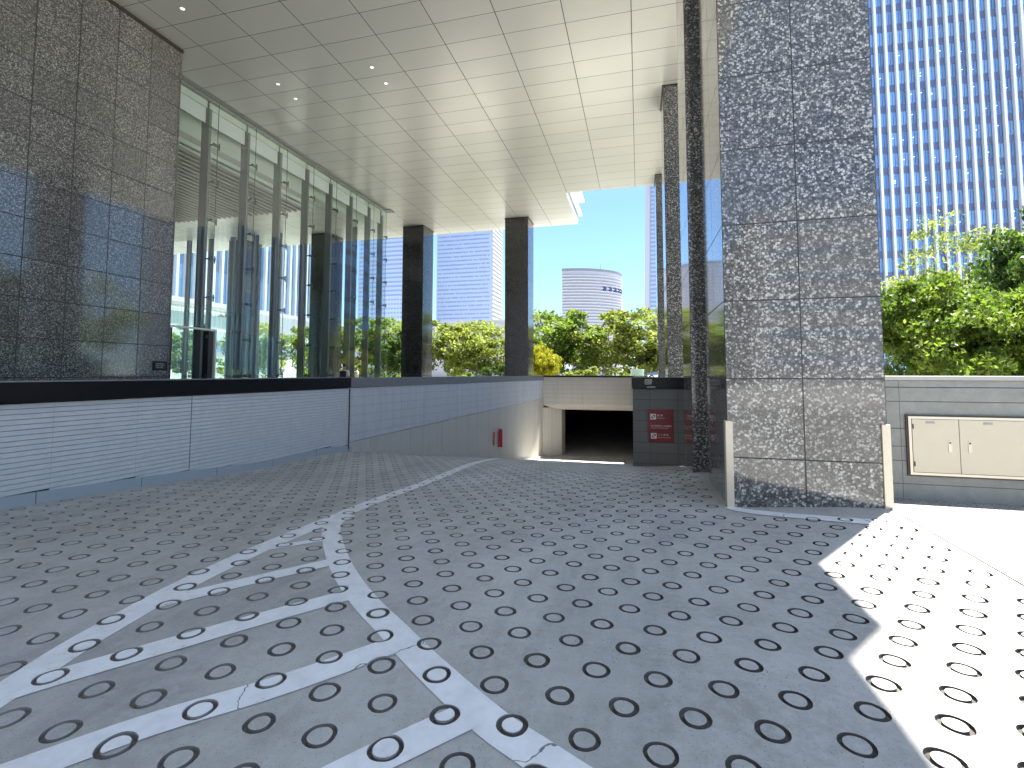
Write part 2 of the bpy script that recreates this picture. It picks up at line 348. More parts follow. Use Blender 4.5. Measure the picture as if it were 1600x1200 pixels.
M['officeback'] = simple('sandstone_office', (.66,.64,.6), .6, noise=.1, nsc=.3)
def leaf(name, c1, c2, c3, tr=.5):
    m, t, b = mat(name); k = N(t); a = k.new('ShaderNodeAttribute', attribute_name='tint')
    col = k.ramp(a.outputs['Fac'], [(0, c1), (.5, c2), (1, c3)])
    k.put(b.inputs['Base Color'], col); b.inputs['Roughness'].default_value = .5; b.inputs['Specular IOR Level'].default_value = .35
    tb = k.new('ShaderNodeBsdfTranslucent'); k.put(tb.inputs[0], k.mix(1., col, (1.5,1.6,.9), 'MULTIPLY'))
    mx = k.new('ShaderNodeMixShader'); mx.inputs[0].default_value = tr; k.put(mx.inputs[1], b.outputs[0]); k.put(mx.inputs[2], tb.outputs[0])
    k.put(t.nodes['Material Output'].inputs[0], mx.outputs[0]); return m
M['leaf'] = leaf('leaf_green', (.035,.07,.01), (.09,.14,.02), (.16,.21,.035))
M['leaf_lt'] = leaf('leaf_light', (.06,.09,.018), (.14,.17,.035), (.24,.26,.07))
M['leaf_yl'] = leaf('leaf_yellow', (.16,.17,.01), (.26,.25,.015), (.34,.31,.03))
M['leaf_dk'] = leaf('leaf_dark', (.015,.04,.007), (.035,.07,.012), (.06,.1,.02))
M['bark'] = simple('bark', (.07,.055,.04), .9, noise=.4, nsc=12, bump=.02)
M['hedge'] = M['leaf']
M['skin'] = simple('skin', (.5,.3,.2), .6); M['hair'] = simple('black_hair', (.01,.01,.01), .6)
M['shirt'] = simple('white_shirt_cloth', (.7,.7,.75), .8); M['trousers'] = simple('dark_trouser_cloth', (.03,.03,.04), .8); M['bag'] = simple('black_bag_cloth', (.012,.012,.014), .7)

# ---------------------------------------------------------------- ramp surface with ring grooves
LX, LY, X0, Y0 = .325, .268, -.252, 2.246
rings = []
kk = range(-14, 96)
for k_ in kk:
    y = Y0+LY*k_
    for n_ in range(-34, 16):
        x = X0+LX*n_+(.5*LX if k_ % 2 else 0.)
        if x < wx(y)-.6 or x > 3.3: continue
        if y > 14.6 and x > .6: continue
        rings.append((x, y, k_))
def in_ramp(x, y): return wx(y)+.12 < x < 2.78 and not (y > 6.45 and x > .95) and y < 26.2
VX, FX, GI = [], [], []; nv = 0; holes = []
for (x, y, k_) in rings:
    n = 28; hx, hy = LX/2, LY/2
    per = [( -hx+LX*i/8, -hy) for i in range(8)]+[(hx, -hy+LY*i/6) for i in range(6)]+[(hx-LX*i/8, hy) for i in range(8)]+[(-hx, hy-LY*i/6) for i in range(6)]
    per = np.array(per)
    vis = in_ramp(x, y) and (y > -.5)
    if vis:
        cx, cy = rng.normal(0, .004, 2); ro = .0745+rng.normal(0, .0015); wd = .0235+rng.normal(0, .0015); dp = .021
        ang = np.arctan2(per[:,1]/hy*hx, per[:,0]); wob = 1+.02*np.sin(ang*3+rng.uniform(0,6))+rng.normal(0,.007,n)
        L = [(per, 0)]
        for rad, dz in ((ro,0.),(ro-.003,-dp),(ro-wd+.002,-dp),(ro-wd,0.)):
            L.append((np.stack([cx+np.cos(ang)*rad*wob, cy+np.sin(ang)*rad*wob], 1), dz))
        holes.append((x+cx, y+cy, ro, ro-wd, ang, wob))
        vv = [np.stack([x+q[:,0], y+q[:,1], g(x+q[:,0], y+q[:,1])+dz], 1) for q, dz in L]
        vv.append(np.array([[x+cx, y+cy, float(g(x+cx, y+cy))]])); vv = np.concatenate(vv); VX.append(vv)
        j = np.arange(n); j2 = (j+1) % n
        for l in range(4):
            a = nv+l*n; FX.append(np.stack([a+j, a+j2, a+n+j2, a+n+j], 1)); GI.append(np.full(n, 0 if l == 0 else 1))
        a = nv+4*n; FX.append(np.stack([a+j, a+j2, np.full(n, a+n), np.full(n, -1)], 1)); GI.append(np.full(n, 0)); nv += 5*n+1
    else:
        vv = np.stack([x+per[:,0], y+per[:,1], g(x+per[:,0], y+per[:,1])], 1); VX.append(vv)
        FX.append(np.array([[nv, nv+8, nv+14, nv+22]])); GI.append(np.zeros(1, int)); nv += n
VX = np.concatenate(VX); FX = np.concatenate(FX); GI = np.concatenate(GI)
def np_mesh(name, V, F, mats, mi=None):
    me = bpy.data.meshes.new(name); cnt = np.where(F[:,3] < 0, 3, 4); me.vertices.add(len(V)); me.vertices.foreach_set('co', V.astype(np.float32).ravel())
    me.loops.add(int(cnt.sum())); li = F.ravel(); li = li[li >= 0]; me.loops.foreach_set('vertex_index', li.astype(np.int32))
    me.polygons.add(len(F)); st = np.concatenate([[0], np.cumsum(cnt)[:-1]]).astype(np.int32); me.polygons.foreach_set('loop_start', st)
    for m in mats: me.materials.append(m)
    if mi is not None: me.polygons.foreach_set('material_index', mi.astype(np.int32))
    me.update(calc_edges=True); me.validate(); me.shade_flat()
    o = bpy.data.objects.new(name, me); COL.objects.link(o); return o
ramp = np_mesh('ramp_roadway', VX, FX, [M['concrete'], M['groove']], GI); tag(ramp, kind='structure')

# ---------------------------------------------------------------- painted lines, cut by the grooves
def ribbon(pts, w):
    pts = [Vector((p[0], p[1])) for p in pts]; out = []
    for s_ in range(3):                                  # smooth a little
        q = [pts[0]]
        for a, b in zip(pts, pts[1:]): q += [a*.75+b*.25, a*.25+b*.75]
        q.append(pts[-1]); pts = q
        if len(pts) > 60: break
    L, Rr = [], []
    for i, p in enumerate(pts):
        d = (pts[min(i+1,len(pts)-1)]-pts[max(i-1,0)]).normalized(); n = Vector((-d.y, d.x)); ww = w[0]+(w[1]-w[0])*i/(len(pts)-1) if hasattr(w, '__len__') else w
        L.append(p+n*ww/2); Rr.append(p-n*ww/2)
    return L, Rr
lines = [([(-2.9,-1.5),(-3.0,1.3),(-3.087,1.806),(-3.226,2.215),(-3.29,2.607),(-3.35,2.897),(-3.42,3.428),(-3.49,4.151),(-3.5,4.921),(-3.56,5.768),(-3.61,7.574),(-3.75,9.823),(-4.2,13.186),(-5.0,17.755),(-5.35,22.)], .21),
 ([(-3.43,5.35),(-3.405,4.945),(-2.988,4.379),(-2.561,3.853),(-2.181,3.448),(-1.814,3.109),(-1.547,2.904),(-1.305,2.7),(-.949,2.432),(-.649,2.222),(-.492,2.145),(-.346,2.067),(-.184,1.984),(.15,1.8),(.6,1.4),(1.0,.8)], .19),
 ([(-3.46,3.92),(-3.402,3.991),(-3.06,4.44)], .12), ([(-3.34,2.67),(-3.157,2.946),(-2.59,3.86)], .175), ([(-3.1,1.8),(-2.991,1.979),(-2.571,2.547),(-2.03,3.31)], .185),
 ([(-2.9,.85),(-2.382,1.569),(-2.15,1.876),(-1.8,2.21),(-1.38,2.76)], .185), ([(-1.9,.8),(-1.126,1.863),(-.974,2.046),(-.78,2.28)], .18),
 ([(1.06,6.76),(1.253,6.56),(2.05,6.28),(2.79,6.1)], (.15,.22))]
FPS = [h for h in holes]
quads = []
for pts, w in lines:
    L, Rr = ribbon(pts, w)
    quads.append([(a, b) for a, b in zip(L, Rr)])
pv, pf = [], []; LZ = [0.]
def sub_cdt(strip):
    # strip: list of (left,right) pairs ; triangulate with ring circles as constraints, drop groove triangles
    V2, E2 = [], []
    for i, (a, b) in enumerate(strip): V2 += [a, b]
    n = len(strip)
    for i in range(n-1): E2 += [(2*i, 2*i+2), (2*i+1, 2*i+3)]
    E2 += [(0, 1), (2*n-2, 2*n-1)]
    xs = [v.x for v in V2]; ys = [v.y for v in V2]; hs = []
    for (cx, cy, ro, ri, ang, wob) in FPS:
        if not (min(xs)-.1 < cx < max(xs)+.1 and min(ys)-.1 < cy < max(ys)+.1): continue
        hs.append((cx, cy, ro, ri)); m_ = 28
        for rad in (ro+.001, ri-.001):
            b0 = len(V2); V2 += [Vector((cx+math.cos(t)*rad*w_, cy+math.sin(t)*rad*w_)) for t, w_ in zip(ang, wob)]
            E2 += [(b0+j, b0+(j+1) % m_) for j in range(m_)]
    ov, oe, of, _, _, _ = delaunay_2d_cdt(V2, E2, [], 0, 1e-5)
    sp = [((a1+b1)/2) for a1, b1 in strip]
    def inside(p):
        for i in range(n-1):
            q = [strip[i][0], strip[i][1], strip[i+1][1], strip[i+1][0]]; s0 = 0; ok = True
            for j in range(4):
                e = q[(j+1) % 4]-q[j]; c = e.x*(p.y-q[j].y)-e.y*(p.x-q[j].x)
                if abs(c) < 1e-12: continue
                if s0 == 0: s0 = 1 if c > 0 else -1
                elif (c > 0) != (s0 > 0): ok = False; break
            if ok: return True
        return False
    base = len(pv)
    for v in ov: pv.append((v.x, v.y, float(g(v.x, v.y))+.003+LZ[0]))
    for f in of:
        c = sum((ov[i] for i in f), Vector((0,0)))/len(f)
        if not inside(c): continue
        if any((ri-.001) < math.hypot(c.x-cx, c.y-cy) < (ro+.001) for cx, cy, ro, ri in hs if abs(c.x-cx) < .1): continue
        a, b, d = [ov[i] for i in f[:3]]
        if (b.x-a.x)*(d.y-a.y)-(b.y-a.y)*(d.x-a.x) < 0: f = f[::-1]
        pf.append(tuple(base+i for i in f))
for ix, st in enumerate(quads):
    LZ[0] = .0007*ix
    for i in range(0, len(st)-1, 3): sub_cdt(st[i:i+4])
me = bpy.data.meshes.new('lane_markings'); me.from_pydata(pv, [], pf); me.materials.append(M['paint']); o = bpy.data.objects.new('lane_markings', me); COL.objects.link(o); tag(o, kind='structure')

# ---------------------------------------------------------------- other ground sheets
def sheet(name, rects, z, m, step=None):
    b = MB()
    for (x0, x1, y0, y1) in rects: b.add([(x0,y0,z),(x1,y0,z),(x1,y1,z),(x0,y1,z)], [(0,1,2,3)])
    return tag(b.build(name, m), kind='structure')
def gsheet(name, x0, x1, y0, y1, nx, ny, dz, m):
    b = MB(); vs = []
    for j in range(ny+1):
        for i in range(nx+1):
            x = x0+(x1-x0)*i/nx; y = y0+(y1-y0)*j/ny; vs.append((x, y, float(g(x, y))+dz))
    b.add(vs, [(j*(nx+1)+i, j*(nx+1)+i+1, (j+1)*(nx+1)+i+1, (j+1)*(nx+1)+i) for j in range(ny) for i in range(nx)])
    return tag(b.build(name, m, smooth=True), kind='structure')
gsheet('pebble_pavement', 2.885, 14., -14., 7.6, 12, 40, .008, M['pebble'])
gsheet('drain_strip', 2.83, 2.885, -14., 7.3, 1, 60, .012, M['strip'])
gsheet('driveway', -8.6, 14., -14., -1.4, 12, 6, -.02, M['concrete'])
sheet('plaza_paving', [(-90,-7.95,-14,11),(-90,-7.5,11,27.3),(-90,90,27.3,64),(1.55,90,14.05,27.3),(14,90,-14,14.05),(1.55,14,7.75,14.05)], PZ, M['pave'])
sheet('city_ground', [(-1500,1500,64,3000),(-1500,-90,-90,64),(90,1500,-90,64)], PZ-.02, M['lowwall'])
sheet('street', [(-90,90,-90,-14)], -1.62, simple('pale_concrete_street', (.42,.41,.39), .8, noise=.1, nsc=3))

# ---------------------------------------------------------------- long wall on the left of the ramp
def off(p, q, d):                        # left-hand normal offset
    v = Vector((q[0]-p[0], q[1]-p[1])).normalized(); return Vector((-v.y, v.x))*d
def wall_run(y0, y1, d0, d1, z0, z1, n=1):
    """prism between two offsets behind the wall's face line; z0/z1 may be functions of (x,y)"""
    b = MB(); ys = [y0+(y1-y0)*i/n for i in range(n+1)]
    vs = []
    for y in ys:
        x = wx(y)
        a = z0(x, y) if callable(z0) else z0; c = z1(x, y) if callable(z1) else z1
        vs += [(x-d0, y, a), (x-d1, y, a), (x-d1, y, c), (x-d0, y, c)]
    fs = [(3,2,1,0), tuple(4*n+i for i in range(4))]
    for i in range(n):
        for j in range(4): fs.append((4*i+j, 4*i+(j+1) % 4, 4*i+4+(j+1) % 4, 4*i+4+j))
    return b.add(vs, fs)
rw = thing('ribbed_wall', 'long grey wall of rough horizontal stone ribs under a black coping, left of the ramp', 'wall', (-7.6,4,-1.7))
def base_z(x, y): return float(g(x+.15, y))-.15
def pl_top(x, y): return float(g(x+.15, y))+.15
wall_run(-14, 11.3, .05, .4, base_z, -.385, 30).build('wall', M['slatback'], rw)
# rib courses, each cut off by the sloping plinth
rb = MB()
for (ya, yb) in ((-14,1.0),(1.012,6.8),(6.812,11.29)):
    n = 26; ys = [ya+(yb-ya)*i/n for i in range(n+1)]
    c = 0; zt = -.39
    while zt > -2.3:
        zb = zt-.0635
        prof = [(-.022, 0.), (-.004, -.002), (.0, -.008), (.0, -.055), (-.004, -.0615), (-.022, -.0635)]
        rows = []
        for y in ys:
            lo = pl_top(wx(y), y)
            rows.append(None if lo > zb+.012 and lo > zt-.02 else [(wx(y)+px_, y, max(zt+pz_, lo-.002)) for px_, pz_ in prof])
        for i in range(n):
            if rows[i] is None and rows[i+1] is None: continue
            A = rows[i] or [(wx(ys[i])+px_, ys[i], max(zt+pz_, pl_top(wx(ys[i]), ys[i])-.002)) for px_, pz_ in prof]
            B = rows[i+1] or [(wx(ys[i+1])+px_, ys[i+1], max(zt+pz_, pl_top(wx(ys[i+1]), ys[i+1])-.002)) for px_, pz_ in prof]
            rb.add(A+B, [(j, j+1, j+7, j+6) for j in range(5)])
        zt -= .0665
rb.build('rib_courses', M['rib'], rw)
wall_run(-14, 11.32, -.012, .2, base_z, pl_top, 40).build('plinth', M['plinth'], rw)
wall_run(-14, 11.3, -.05, .42, -.372, -.118, 1).build('coping', M['black'], rw, .006)
wall_run(-14, 11.3, -.055, .43, -.117, -.1, 1).build('coping_sheen', M['cap_grey'], rw)  # grey strip stands for light reflected along the black coping's top edge
for yj in (1.9,4.6,7.3,10.0): box('coping_joint', (wx(yj)+.0505,wx(yj)+.052,yj,yj+.012,-.37,-.12), M['darkstone'], rw)
box('joint_cover', (-7.29,-7.275,11.27,11.3,-1.95,-.4), M['frame_dk'], rw)
sw = thing('ramp_side_wall', 'smooth grey tiled wall above pale concrete, running down the ramp to the garage mouth', 'wall', (-6.4,19,-3))
def tile_z(x, y): return -1.78+(y-11.3)/15.7*.42
wall_run(11.3, 27.5, 0., .4, tile_z, -.375, 12).build('tiled_face', M['smooth'], sw)
wall_run(11.3, 27.5, .015, .4, lambda x, y: float(g(x, y))-.4, lambda x, y: tile_z(x, y)-.012, 12).build('concrete_face', M['lowcon'], sw)
wall_run(11.3, 27.5, -.1, .2, lambda x, y: float(g(x, y))-.3, lambda x, y: float(g(x, y))+.13, 12).build('kerb', M['lowcon'], sw)
wall_run(11.302, 27.5, -.05, .42, -.372, -.118, 1).build('coping', M['cap_grey'], sw, .006)  # black coping turned grey: the brighter light is put into the colour

# ---------------------------------------------------------------- garage mouth
gm = thing('garage_entrance', 'dark underground garage entrance with pale tiled lintel at the foot of the ramp', 'garage entrance', (-2.6,27,-4.6))
b = MB(); zl = -1.72
b.add([(-5.2,27.0,-.2),(-5.2,27.0,zl),(-4.95,27.6,-2.02),(-4.95,29,-2.02),(-5.2,29,-.2),(.1,27.0,-.2),(.1,27.0,zl),(-.1,27.6,-2.02),(-.1,29,-2.02),(.1,29,-.2)],
      [(0,1,6,5),(1,2,7,6),(2,3,8,7),(0,5,9,4),(3,4,9,8),(0,4,3,2,1),(5,6,7,8,9)]); b.build('lintel', M['fascia'], gm)
box('coping', (-5.2,.1,26.93,27.5,-.2,-.11), M['black'], gm)
b = MB(); b.prism([(-5.16,27.01),(-4.3,27.9),(-4.3,29.2),(-5.6,29.2),(-5.6,27.01)], -4.9, -1.9); b.build('jamb', M['lowcon'], gm)
box('jamb', (-.2,.2,27.1,29.2,-4.9,-1.9), M['lowcon'], gm)
b = MB(); b.box(-5.6,-5.5,29.2,60,-5,-1.9); b.box(.5,.6,29.2,60,-5,-1.9); b.box(-5.6,.6,60,60.2,-5,-1.9); b.box(-5.6,.6,29,60,-2.0,-1.9); b.build('tunnel', M['dark'], gm)
tag(MB().add([(-5.6,26.1,float(g(-3,26.1))-.01),(.6,26.1,float(g(-3,26.1))-.01),(.6,29.2,-4.66),(-5.6,29.2,-4.66),(.6,60,-4.75),(-5.6,60,-4.75)], [(0,1,2,3),(3,2,4,5)]).build('garage_floor', M['concrete']), kind='structure')
MB().tube([(-5.0,29.6,-2.12),(.1,29.6,-2.12)], .05, 8).build('pipe', M['mullion'], gm)
for gx in (-3.9,-1.6): MB().box(gx-.6,gx+.6,30.4,30.5,-2.1,-2.04).build('lamp_fitting', M['mullion'], gm)
box('drain_channel', (-5.2,0,27.6,27.8,-4.66,-4.62), M['frame_dk'], gm)

# fire fittings on the side wall
fy = 20.9; fx = wx(fy)+.0
fb = thing('fire_hose_cabinet', 'narrow red metal cabinet fixed to the pale ramp wall', 'fire cabinet', (fx,fy,-3.3))
b = MB(); b.prism([(fx+.0,fy-.12),(fx+.16,fy-.1),(fx+.12,fy+.12),(fx-.03,fy+.12)], -3.22, -2.5); b.build('body', M['redpaint'], fb, .01)
b = MB(); b.prism([(fx+.02,fy-.1),(fx+.14,fy-.08),(fx+.1,fy+.1),(fx,fy+.1)], -2.499, -2.44); b.build('lid', M['redpaint'], fb)
fy2 = 20.3; fx2 = wx(fy2)
fo = thing('marker_strip', 'thin orange strip upright on the pale ramp wall beside the red cabinet', 'marker', (fx2,fy2,-3.1))
b = MB(); b.prism([(fx2,fy2-.04),(fx2+.06,fy2-.04),(fx2+.05,fy2+.04),(fx2-.01,fy2+.04)], -3.02, -2.5); b.build('strip', M['orange'], fo)
b = MB(); b.prism([(fx2,fy2-.03),(fx2+.03,fy2-.03),(fx2+.02,fy2+.03),(fx2-.01,fy2+.03)], -3.08, -3.022); b.build('bracket', M['clip'], fo)

# ---------------------------------------------------------------- block wall with the red sign
bw = thing('block_wall', 'grey block wall end with heavy black coping, between the garage mouth and the granite columns', 'wall', (.5,14,-2.5))
b = MB(); b.box(-.18,1.22,14.,27.05,-5,-.405); b.build('wall', M['greyblock'], bw)
b = MB(); b.box(-.19,1.23,13.985,14.4,-2.9,-2.235); b.build('plinth', M['greyblock'], bw)
b = MB(); b.box(-.2,1.24,13.93,14.5,-.4,-.105); b.box(-.2,.2,14.5,27.05,-.4,-.105); b.build('coping', M['black'], bw, .008)
b = MB(); b.box(-.205,1.245,13.925,14.51,-.104,-.09); b.build('coping_sheen', M['cap_grey'], bw)  # grey strip for the sheen along the top of the black coping
dwl = thing('low_dark_wall', 'dark stone wall between the block wall and the nearest slim column', 'wall', (1.4,11,-2))
MB().box(1.221,1.6,11.1,13.99,-2.9,-.4).build('wall', M['darkstone'], dwl); MB().box(1.17,1.6,11.1,13.92,-.4,-.1).build('coping', M['black'], dwl)
bk = block_mat('planter_stone', (.3,.3,.29), jx=(.9,.1), jz=(.3,-.1), var=.1)
# sign
def text_obj(s_, size, loc, m, name='lettering', rot=(R(90),0,0), parent=None, ext=.002, sx=1.):
    cu = bpy.data.curves.new(name, 'FONT'); cu.body = s_; cu.size = size; cu.extrude = ext; cu.align_x = 'LEFT'
    t_ = bpy.data.objects.new(name, cu); COL.objects.link(t_); bpy.context.view_layer.update()
    dg = bpy.context.evaluated_depsgraph_get(); me = bpy.data.meshes.new_from_object(t_.evaluated_get(dg)); bpy.data.objects.remove(t_)
    o = bpy.data.objects.new(name, me); COL.objects.link(o); me.materials.clear(); me.materials.append(m)
    base = Vector(parent.get('_b')) if parent is not None else Vector((0,0,0))
    o.location = Vector(loc)-base; o.rotation_euler = rot; o.scale = (sx,1,1)
    if parent is not None: o.parent = parent
    return o
sg = thing('car_park_sign', 'dark red upright sign with white pictograms and lettering on the grey block wall', 'sign', (.55,13.98,-1.4))
box('sign_panel', (.22,.885,13.955,13.998,-1.86,-.975), M['red'], sg, .003)
def logo(x, z):
    b = MB(); s_ = .15; y = 13.95
    b.box(x, x+s_, y, y+.004, z, z+.03); b.box(x, x+s_, y, y+.004, z+s_-.03, z+s_); b.box(x, x+.028, y, y+.004, z+.03, z+s_-.03); b.box(x+s_-.028, x+s_, y, y+.004, z+.03, z+s_-.03)
    b.add([(x+.028,y,z+.10),(x+.028,y,z+.12),(x+.05,y,z+.12),(x+.122,y,z+.05),(x+.122,y,z+.03),(x+.1,y,z+.03)], [(0,1,2,3,4,5)][::1])
    b.build('pictogram', M['white'], sg)
logo(.28,-1.245); logo(.29,-1.76)
text_obj('車 庫', .062, (.455,13.952,-1.155), M['white'], parent=sg, sx=1.1)
text_obj('Parking Lot', .042, (.455,13.952,-1.215), M['white'], parent=sg)
text_obj('地下駐車場のご利用案内', .05, (.29,13.952,-1.435), M['white'], parent=sg, sx=.98)
text_obj('Underground Parking Information', .034, (.29,13.952,-1.48), M['white'], parent=sg, sx=.98)
text_obj('上 り 車 路', .058, (.465,13.952,-1.675), M['white'], parent=sg)
text_obj('Upward Slope for Exit', .036, (.465,13.952,-1.735), M['white'], parent=sg)
# security camera on the coping
sc_ = thing('security_camera', 'small grey box camera mounted on the black coping above the red sign', 'camera', (.27,13.85,-.25))
MB().box(.14,.34,13.72,13.9,-.3,-.15).build('housing', M['camera'], sc_, .02)
MB().box(.2,.42,13.74,13.925,-.385,-.34).build('bracket', M['camera'], sc_, .006)
MB().tube([(.24,13.70,-.225),(.24,13.73,-.225)], .045, 16).build('lens', M['lens'], sc_)
MB().tube([(.37,13.88,-.2),(.37,13.88,-.34)], .015, 8).build('cable', M['clip'], sc_)

# ---------------------------------------------------------------- big granite pillar and slim columns
bp = thing('granite_pillar', 'big square pillar of speckled polished granite with beige corner guards, right foreground', 'pillar', (1.96,7.7,-1.6))
MB().box(1.08,2.85,6.8,8.6,-2.1,H-.02).build('shaft', M['gr_pillar'], bp, .004)
for x0, x1 in ((1.055,1.145),(2.785,2.875)):
    MB().box(x0,x1,6.775,6.90,-1.8,-.6).build('corner_guard', M['guard'], bp, .006)
def column(name, x0, x1, y0, y1, zb, m, label, grp):
    t_ = thing(name, label, 'column', ((x0+x1)/2,(y0+y1)/2,zb), grp)
    MB().box(x0,x1,y0,y1,zb-.4,H-.045).build('shaft', m, t_, .004)
    MB().box(x0-.03,x1+.03,y0-.03,y1+.03,H-.044,H-.012).build('collar', M['frame_dk'], t_)
    return t_
column('granite_column', .92,2.3,9.5,11.1,-1.8, M['gr_col'], 'slim granite column nearest the big speckled pillar, glimpsed just left of it', 'granite columns on the right of the ramp')
column('granite_column', .92,2.3,16.9,18.5,PZ, M['gr_col'], 'middle slim granite column on the right, rising behind the block wall', 'granite columns on the right of the ramp')
column('granite_column', .92,2.3,24.6,26.2,PZ, M['gr_col'], 'farthest and thinnest-looking granite column on the right, against the sky', 'granite columns on the right of the ramp')
for i, (x0, lab) in enumerate(((-8.1,'dark granite column standing nearest the garage entrance, behind the ramp wall'),(-15.2,'dark granite column just right of the glass lobby corner'),
        (-22.3,'dark granite column seen through the right half of the glass lobby'),(-29.4,'dark granite column seen through the left half of the glass lobby'))):
    column('granite_column', x0,x0+1.5,29.4,31.0,PZ, M['gr_col_left'], lab, 'dark granite columns along the back of the canopy')

# ---------------------------------------------------------------- tower above: soffit and outer walls
tw = thing('office_tower', 'office building overhead with a wide canopy ceiling of pale metal panels', 'building', (-10,14,H))
poly = [(-46,-3.4),(2.74,-3.4),(2.74,6.02),(3.11,6.02),(3.11,9.6),(2.45,9.6),(2.45,26.),(-3.75,26.),(-3.75,31.7),(-46,31.7)]
b = MB(); vs = [(x,y,H) for x, y in poly]; b.add(vs, [tuple(range(len(poly)-1,-1,-1))]); b.build('soffit', M['soffit'], tw)
fac = block_mat('tower_facade', (.25,.3,.33), jx=(1.8,-.07), jy=(1.8,13.1), jz=(1.2,H+.3), jw=.09, var=.04, bump=.001, rough=.15, jc=1.9)
b = MB(); n = len(poly); zt = H+34
b.add([(x,y,H+.35) for x,y in poly]+[(x,y,zt) for x,y in poly], [(i,(i+1)%n,n+(i+1)%n,n+i) for i in range(n)]+[tuple(range(n,2*n))]); b.build('facade', fac, tw)
b = MB(); b.add([(x,y,H-.001) for x,y in poly]+[(x,y,H+.35) for x,y in poly], [(i,(i+1)%n,n+(i+1)%n,n+i) for i in range(n)]); b.build('edge_trim', M['whitepaint'], tw)
b = MB(); b.box(-3.7,-3.45,26.05,31.7,H+.5,H+.62); b.box(-3.7,-3.3,26.05,31.7,H+1.4,H+1.5); b.build('sun_shade', M['whitepaint'], tw)
DL = [(-11.8,9.98,'recessed round ceiling light nearest the top left corner, on its own by the granite wall'),(-11.76,13.55,'nearer recessed ceiling light of the pair close to the glass lobby'),
      (-11.78,14.46,'farther recessed ceiling light of the pair close to the glass lobby'),(-8.18,13.53,'nearer recessed ceiling light of the pair in mid ceiling'),(-8.18,14.43,'farther recessed ceiling light of the pair in mid ceiling')]
for x, y, lab in DL:
    t_ = thing('ceiling_light', lab, 'light', (x,y,H-.01), 'recessed lights in the canopy ceiling')
    b = MB(); n = 24
    ro_, ri_ = .075, .06
    b.add([(x+math.cos(2*math.pi*j/n)*q, y+math.sin(2*math.pi*j/n)*q, z) for q, z in ((ro_,H-.003),(ro_,H-.014),(ri_,H-.014),(ri_,H-.003)) for j in range(n)],
          [(l*n+j, l*n+(j+1)%n, (l+1)*n+(j+1)%n, (l+1)*n+j) for l in range(3) for j in range(n)]); b.build('rim', M['lamp_rim'], t_)
    b = MB(); b.add([(x+math.cos(2*math.pi*j/n)*.058, y+math.sin(2*math.pi*j/n)*.058, H-.006) for j in range(n)], [tuple(range(n-1,-1,-1))]); b.build('lens', M['lamp'], t_)

# ---------------------------------------------------------------- granite wall of the building, left
gwl = thing('granite_wall', 'tall wall of square polished dark granite slabs on the left, up to the ceiling', 'wall', (-13.6,2,PZ))
MB().box(-14.4,-13.34,-9.,11.35,PZ-.2,H-.02).build('wall', M['gr_wall'], gwl)
MB().box(-13.345,-13.30,-9.,11.36,H-.1,H-.015).build('shadow_trim', M['frame_dk'], gwl)
pq = thing('wall_plaque', 'small black plaque at the foot of the granite wall, close to the lobby', 'plaque', (-13.3,11.05,.2))
MB().box(-13.338,-13.31,10.86,11.27,.08,.34).build('plate', M['black'], pq, .003)
MB().box(-13.311,-13.3075,10.9,11.23,.12,.3).build('engraved_face', M['frame_dk'], pq)
for i in range(3): text_obj('ENTRANCE' if i == 0 else ('Office Tower' if i == 1 else 'Main Lobby'), .045, (-13.306,10.93,.25-.05*i), M['lamp_rim'], rot=(R(90),0,R(90)), parent=pq, ext=.0005)

# ---------------------------------------------------------------- glass lobby
GX = -14.6; G0, G1 = 11.4, 26.1; GB = -33.
gl = thing('glass_lobby', 'tall glass entrance lobby with steel mullions and dark slatted ceiling, left of the columns', 'lobby', (-20,19,PZ))
my = [13.78+1.8*i for i in range(7)]
spans = [G0]+my+[G1]
for y0, y1 in zip(spans, spans[1:]):
    if y1 < 16.0: MB().box(GX,GX+.015,y0+.01,y1-.01,2.15,H-.05).build('glass_pane', M['glass'], gl)
    else: MB().box(GX,GX+.015,y0+.01,y1-.01,PZ+.05,H-.05).build('glass_pane', M['glass'], gl)
mul0 = None
def mullion(x, y, along='y'):
    t_ = MB()
    if along == 'y': t_.box(x-.52,x-.18,y-.05,y+.05,PZ,H-.35); t_.box(x-.4,x-.3,y-.04,y+.04,H-.35,H-.03)
    else: t_.box(x-.05,x+.05,y-.52,y-.18,PZ,H-.35); t_.box(x-.04,x+.04,y-.4,y-.3,H-.35,H-.03)
    return t_.build('mullion', M['mullion'], gl)
for y in my+[26.0]:
    mm = mullion(GX, y); b = MB(); z = PZ+1.2
    while z < H-.8:
        b.box(GX-.2,GX-.012,y+.02,y+.06,z-.02,z+.02); b.box(GX-.06,GX-.02,y+.0,y+.3,z+.015,z+.05); b.box(GX-.06,GX-.02,y-.02,y+.28,z-.05,z-.015)
        b.tube([(GX-.03,y+.26,z-.13),(GX-.03,y+.26,z+.13)], .022, 6)
        z += 1.38
    b.tube([(GX-.1,y+.26,PZ),(GX-.1,y+.26,H-.05)], .011, 6)
    b.build('fitting_rods', M['clip'], gl)
xs = [GX-1.8*i for i in range(0, 11)]
for x in xs[1:]: mullion(x, G1)
for x0, x1 in zip(xs, xs[1:]): MB().box(x1+.01,x0-.01,G1,G1+.015,PZ+.05,H-.05).build('glass_pane', M['glass'], gl)
for y in [12.2+1.8*i for i in range(8)]:
    MB().box(GB-.3,GB,y-.06,y+.06,PZ,H-.3).build('mullion', M['mullion'], gl)
MB().box(GB-.02,GB,G0,G1,PZ+.05,H-.05).build('glass_pane', M['glass'], gl)
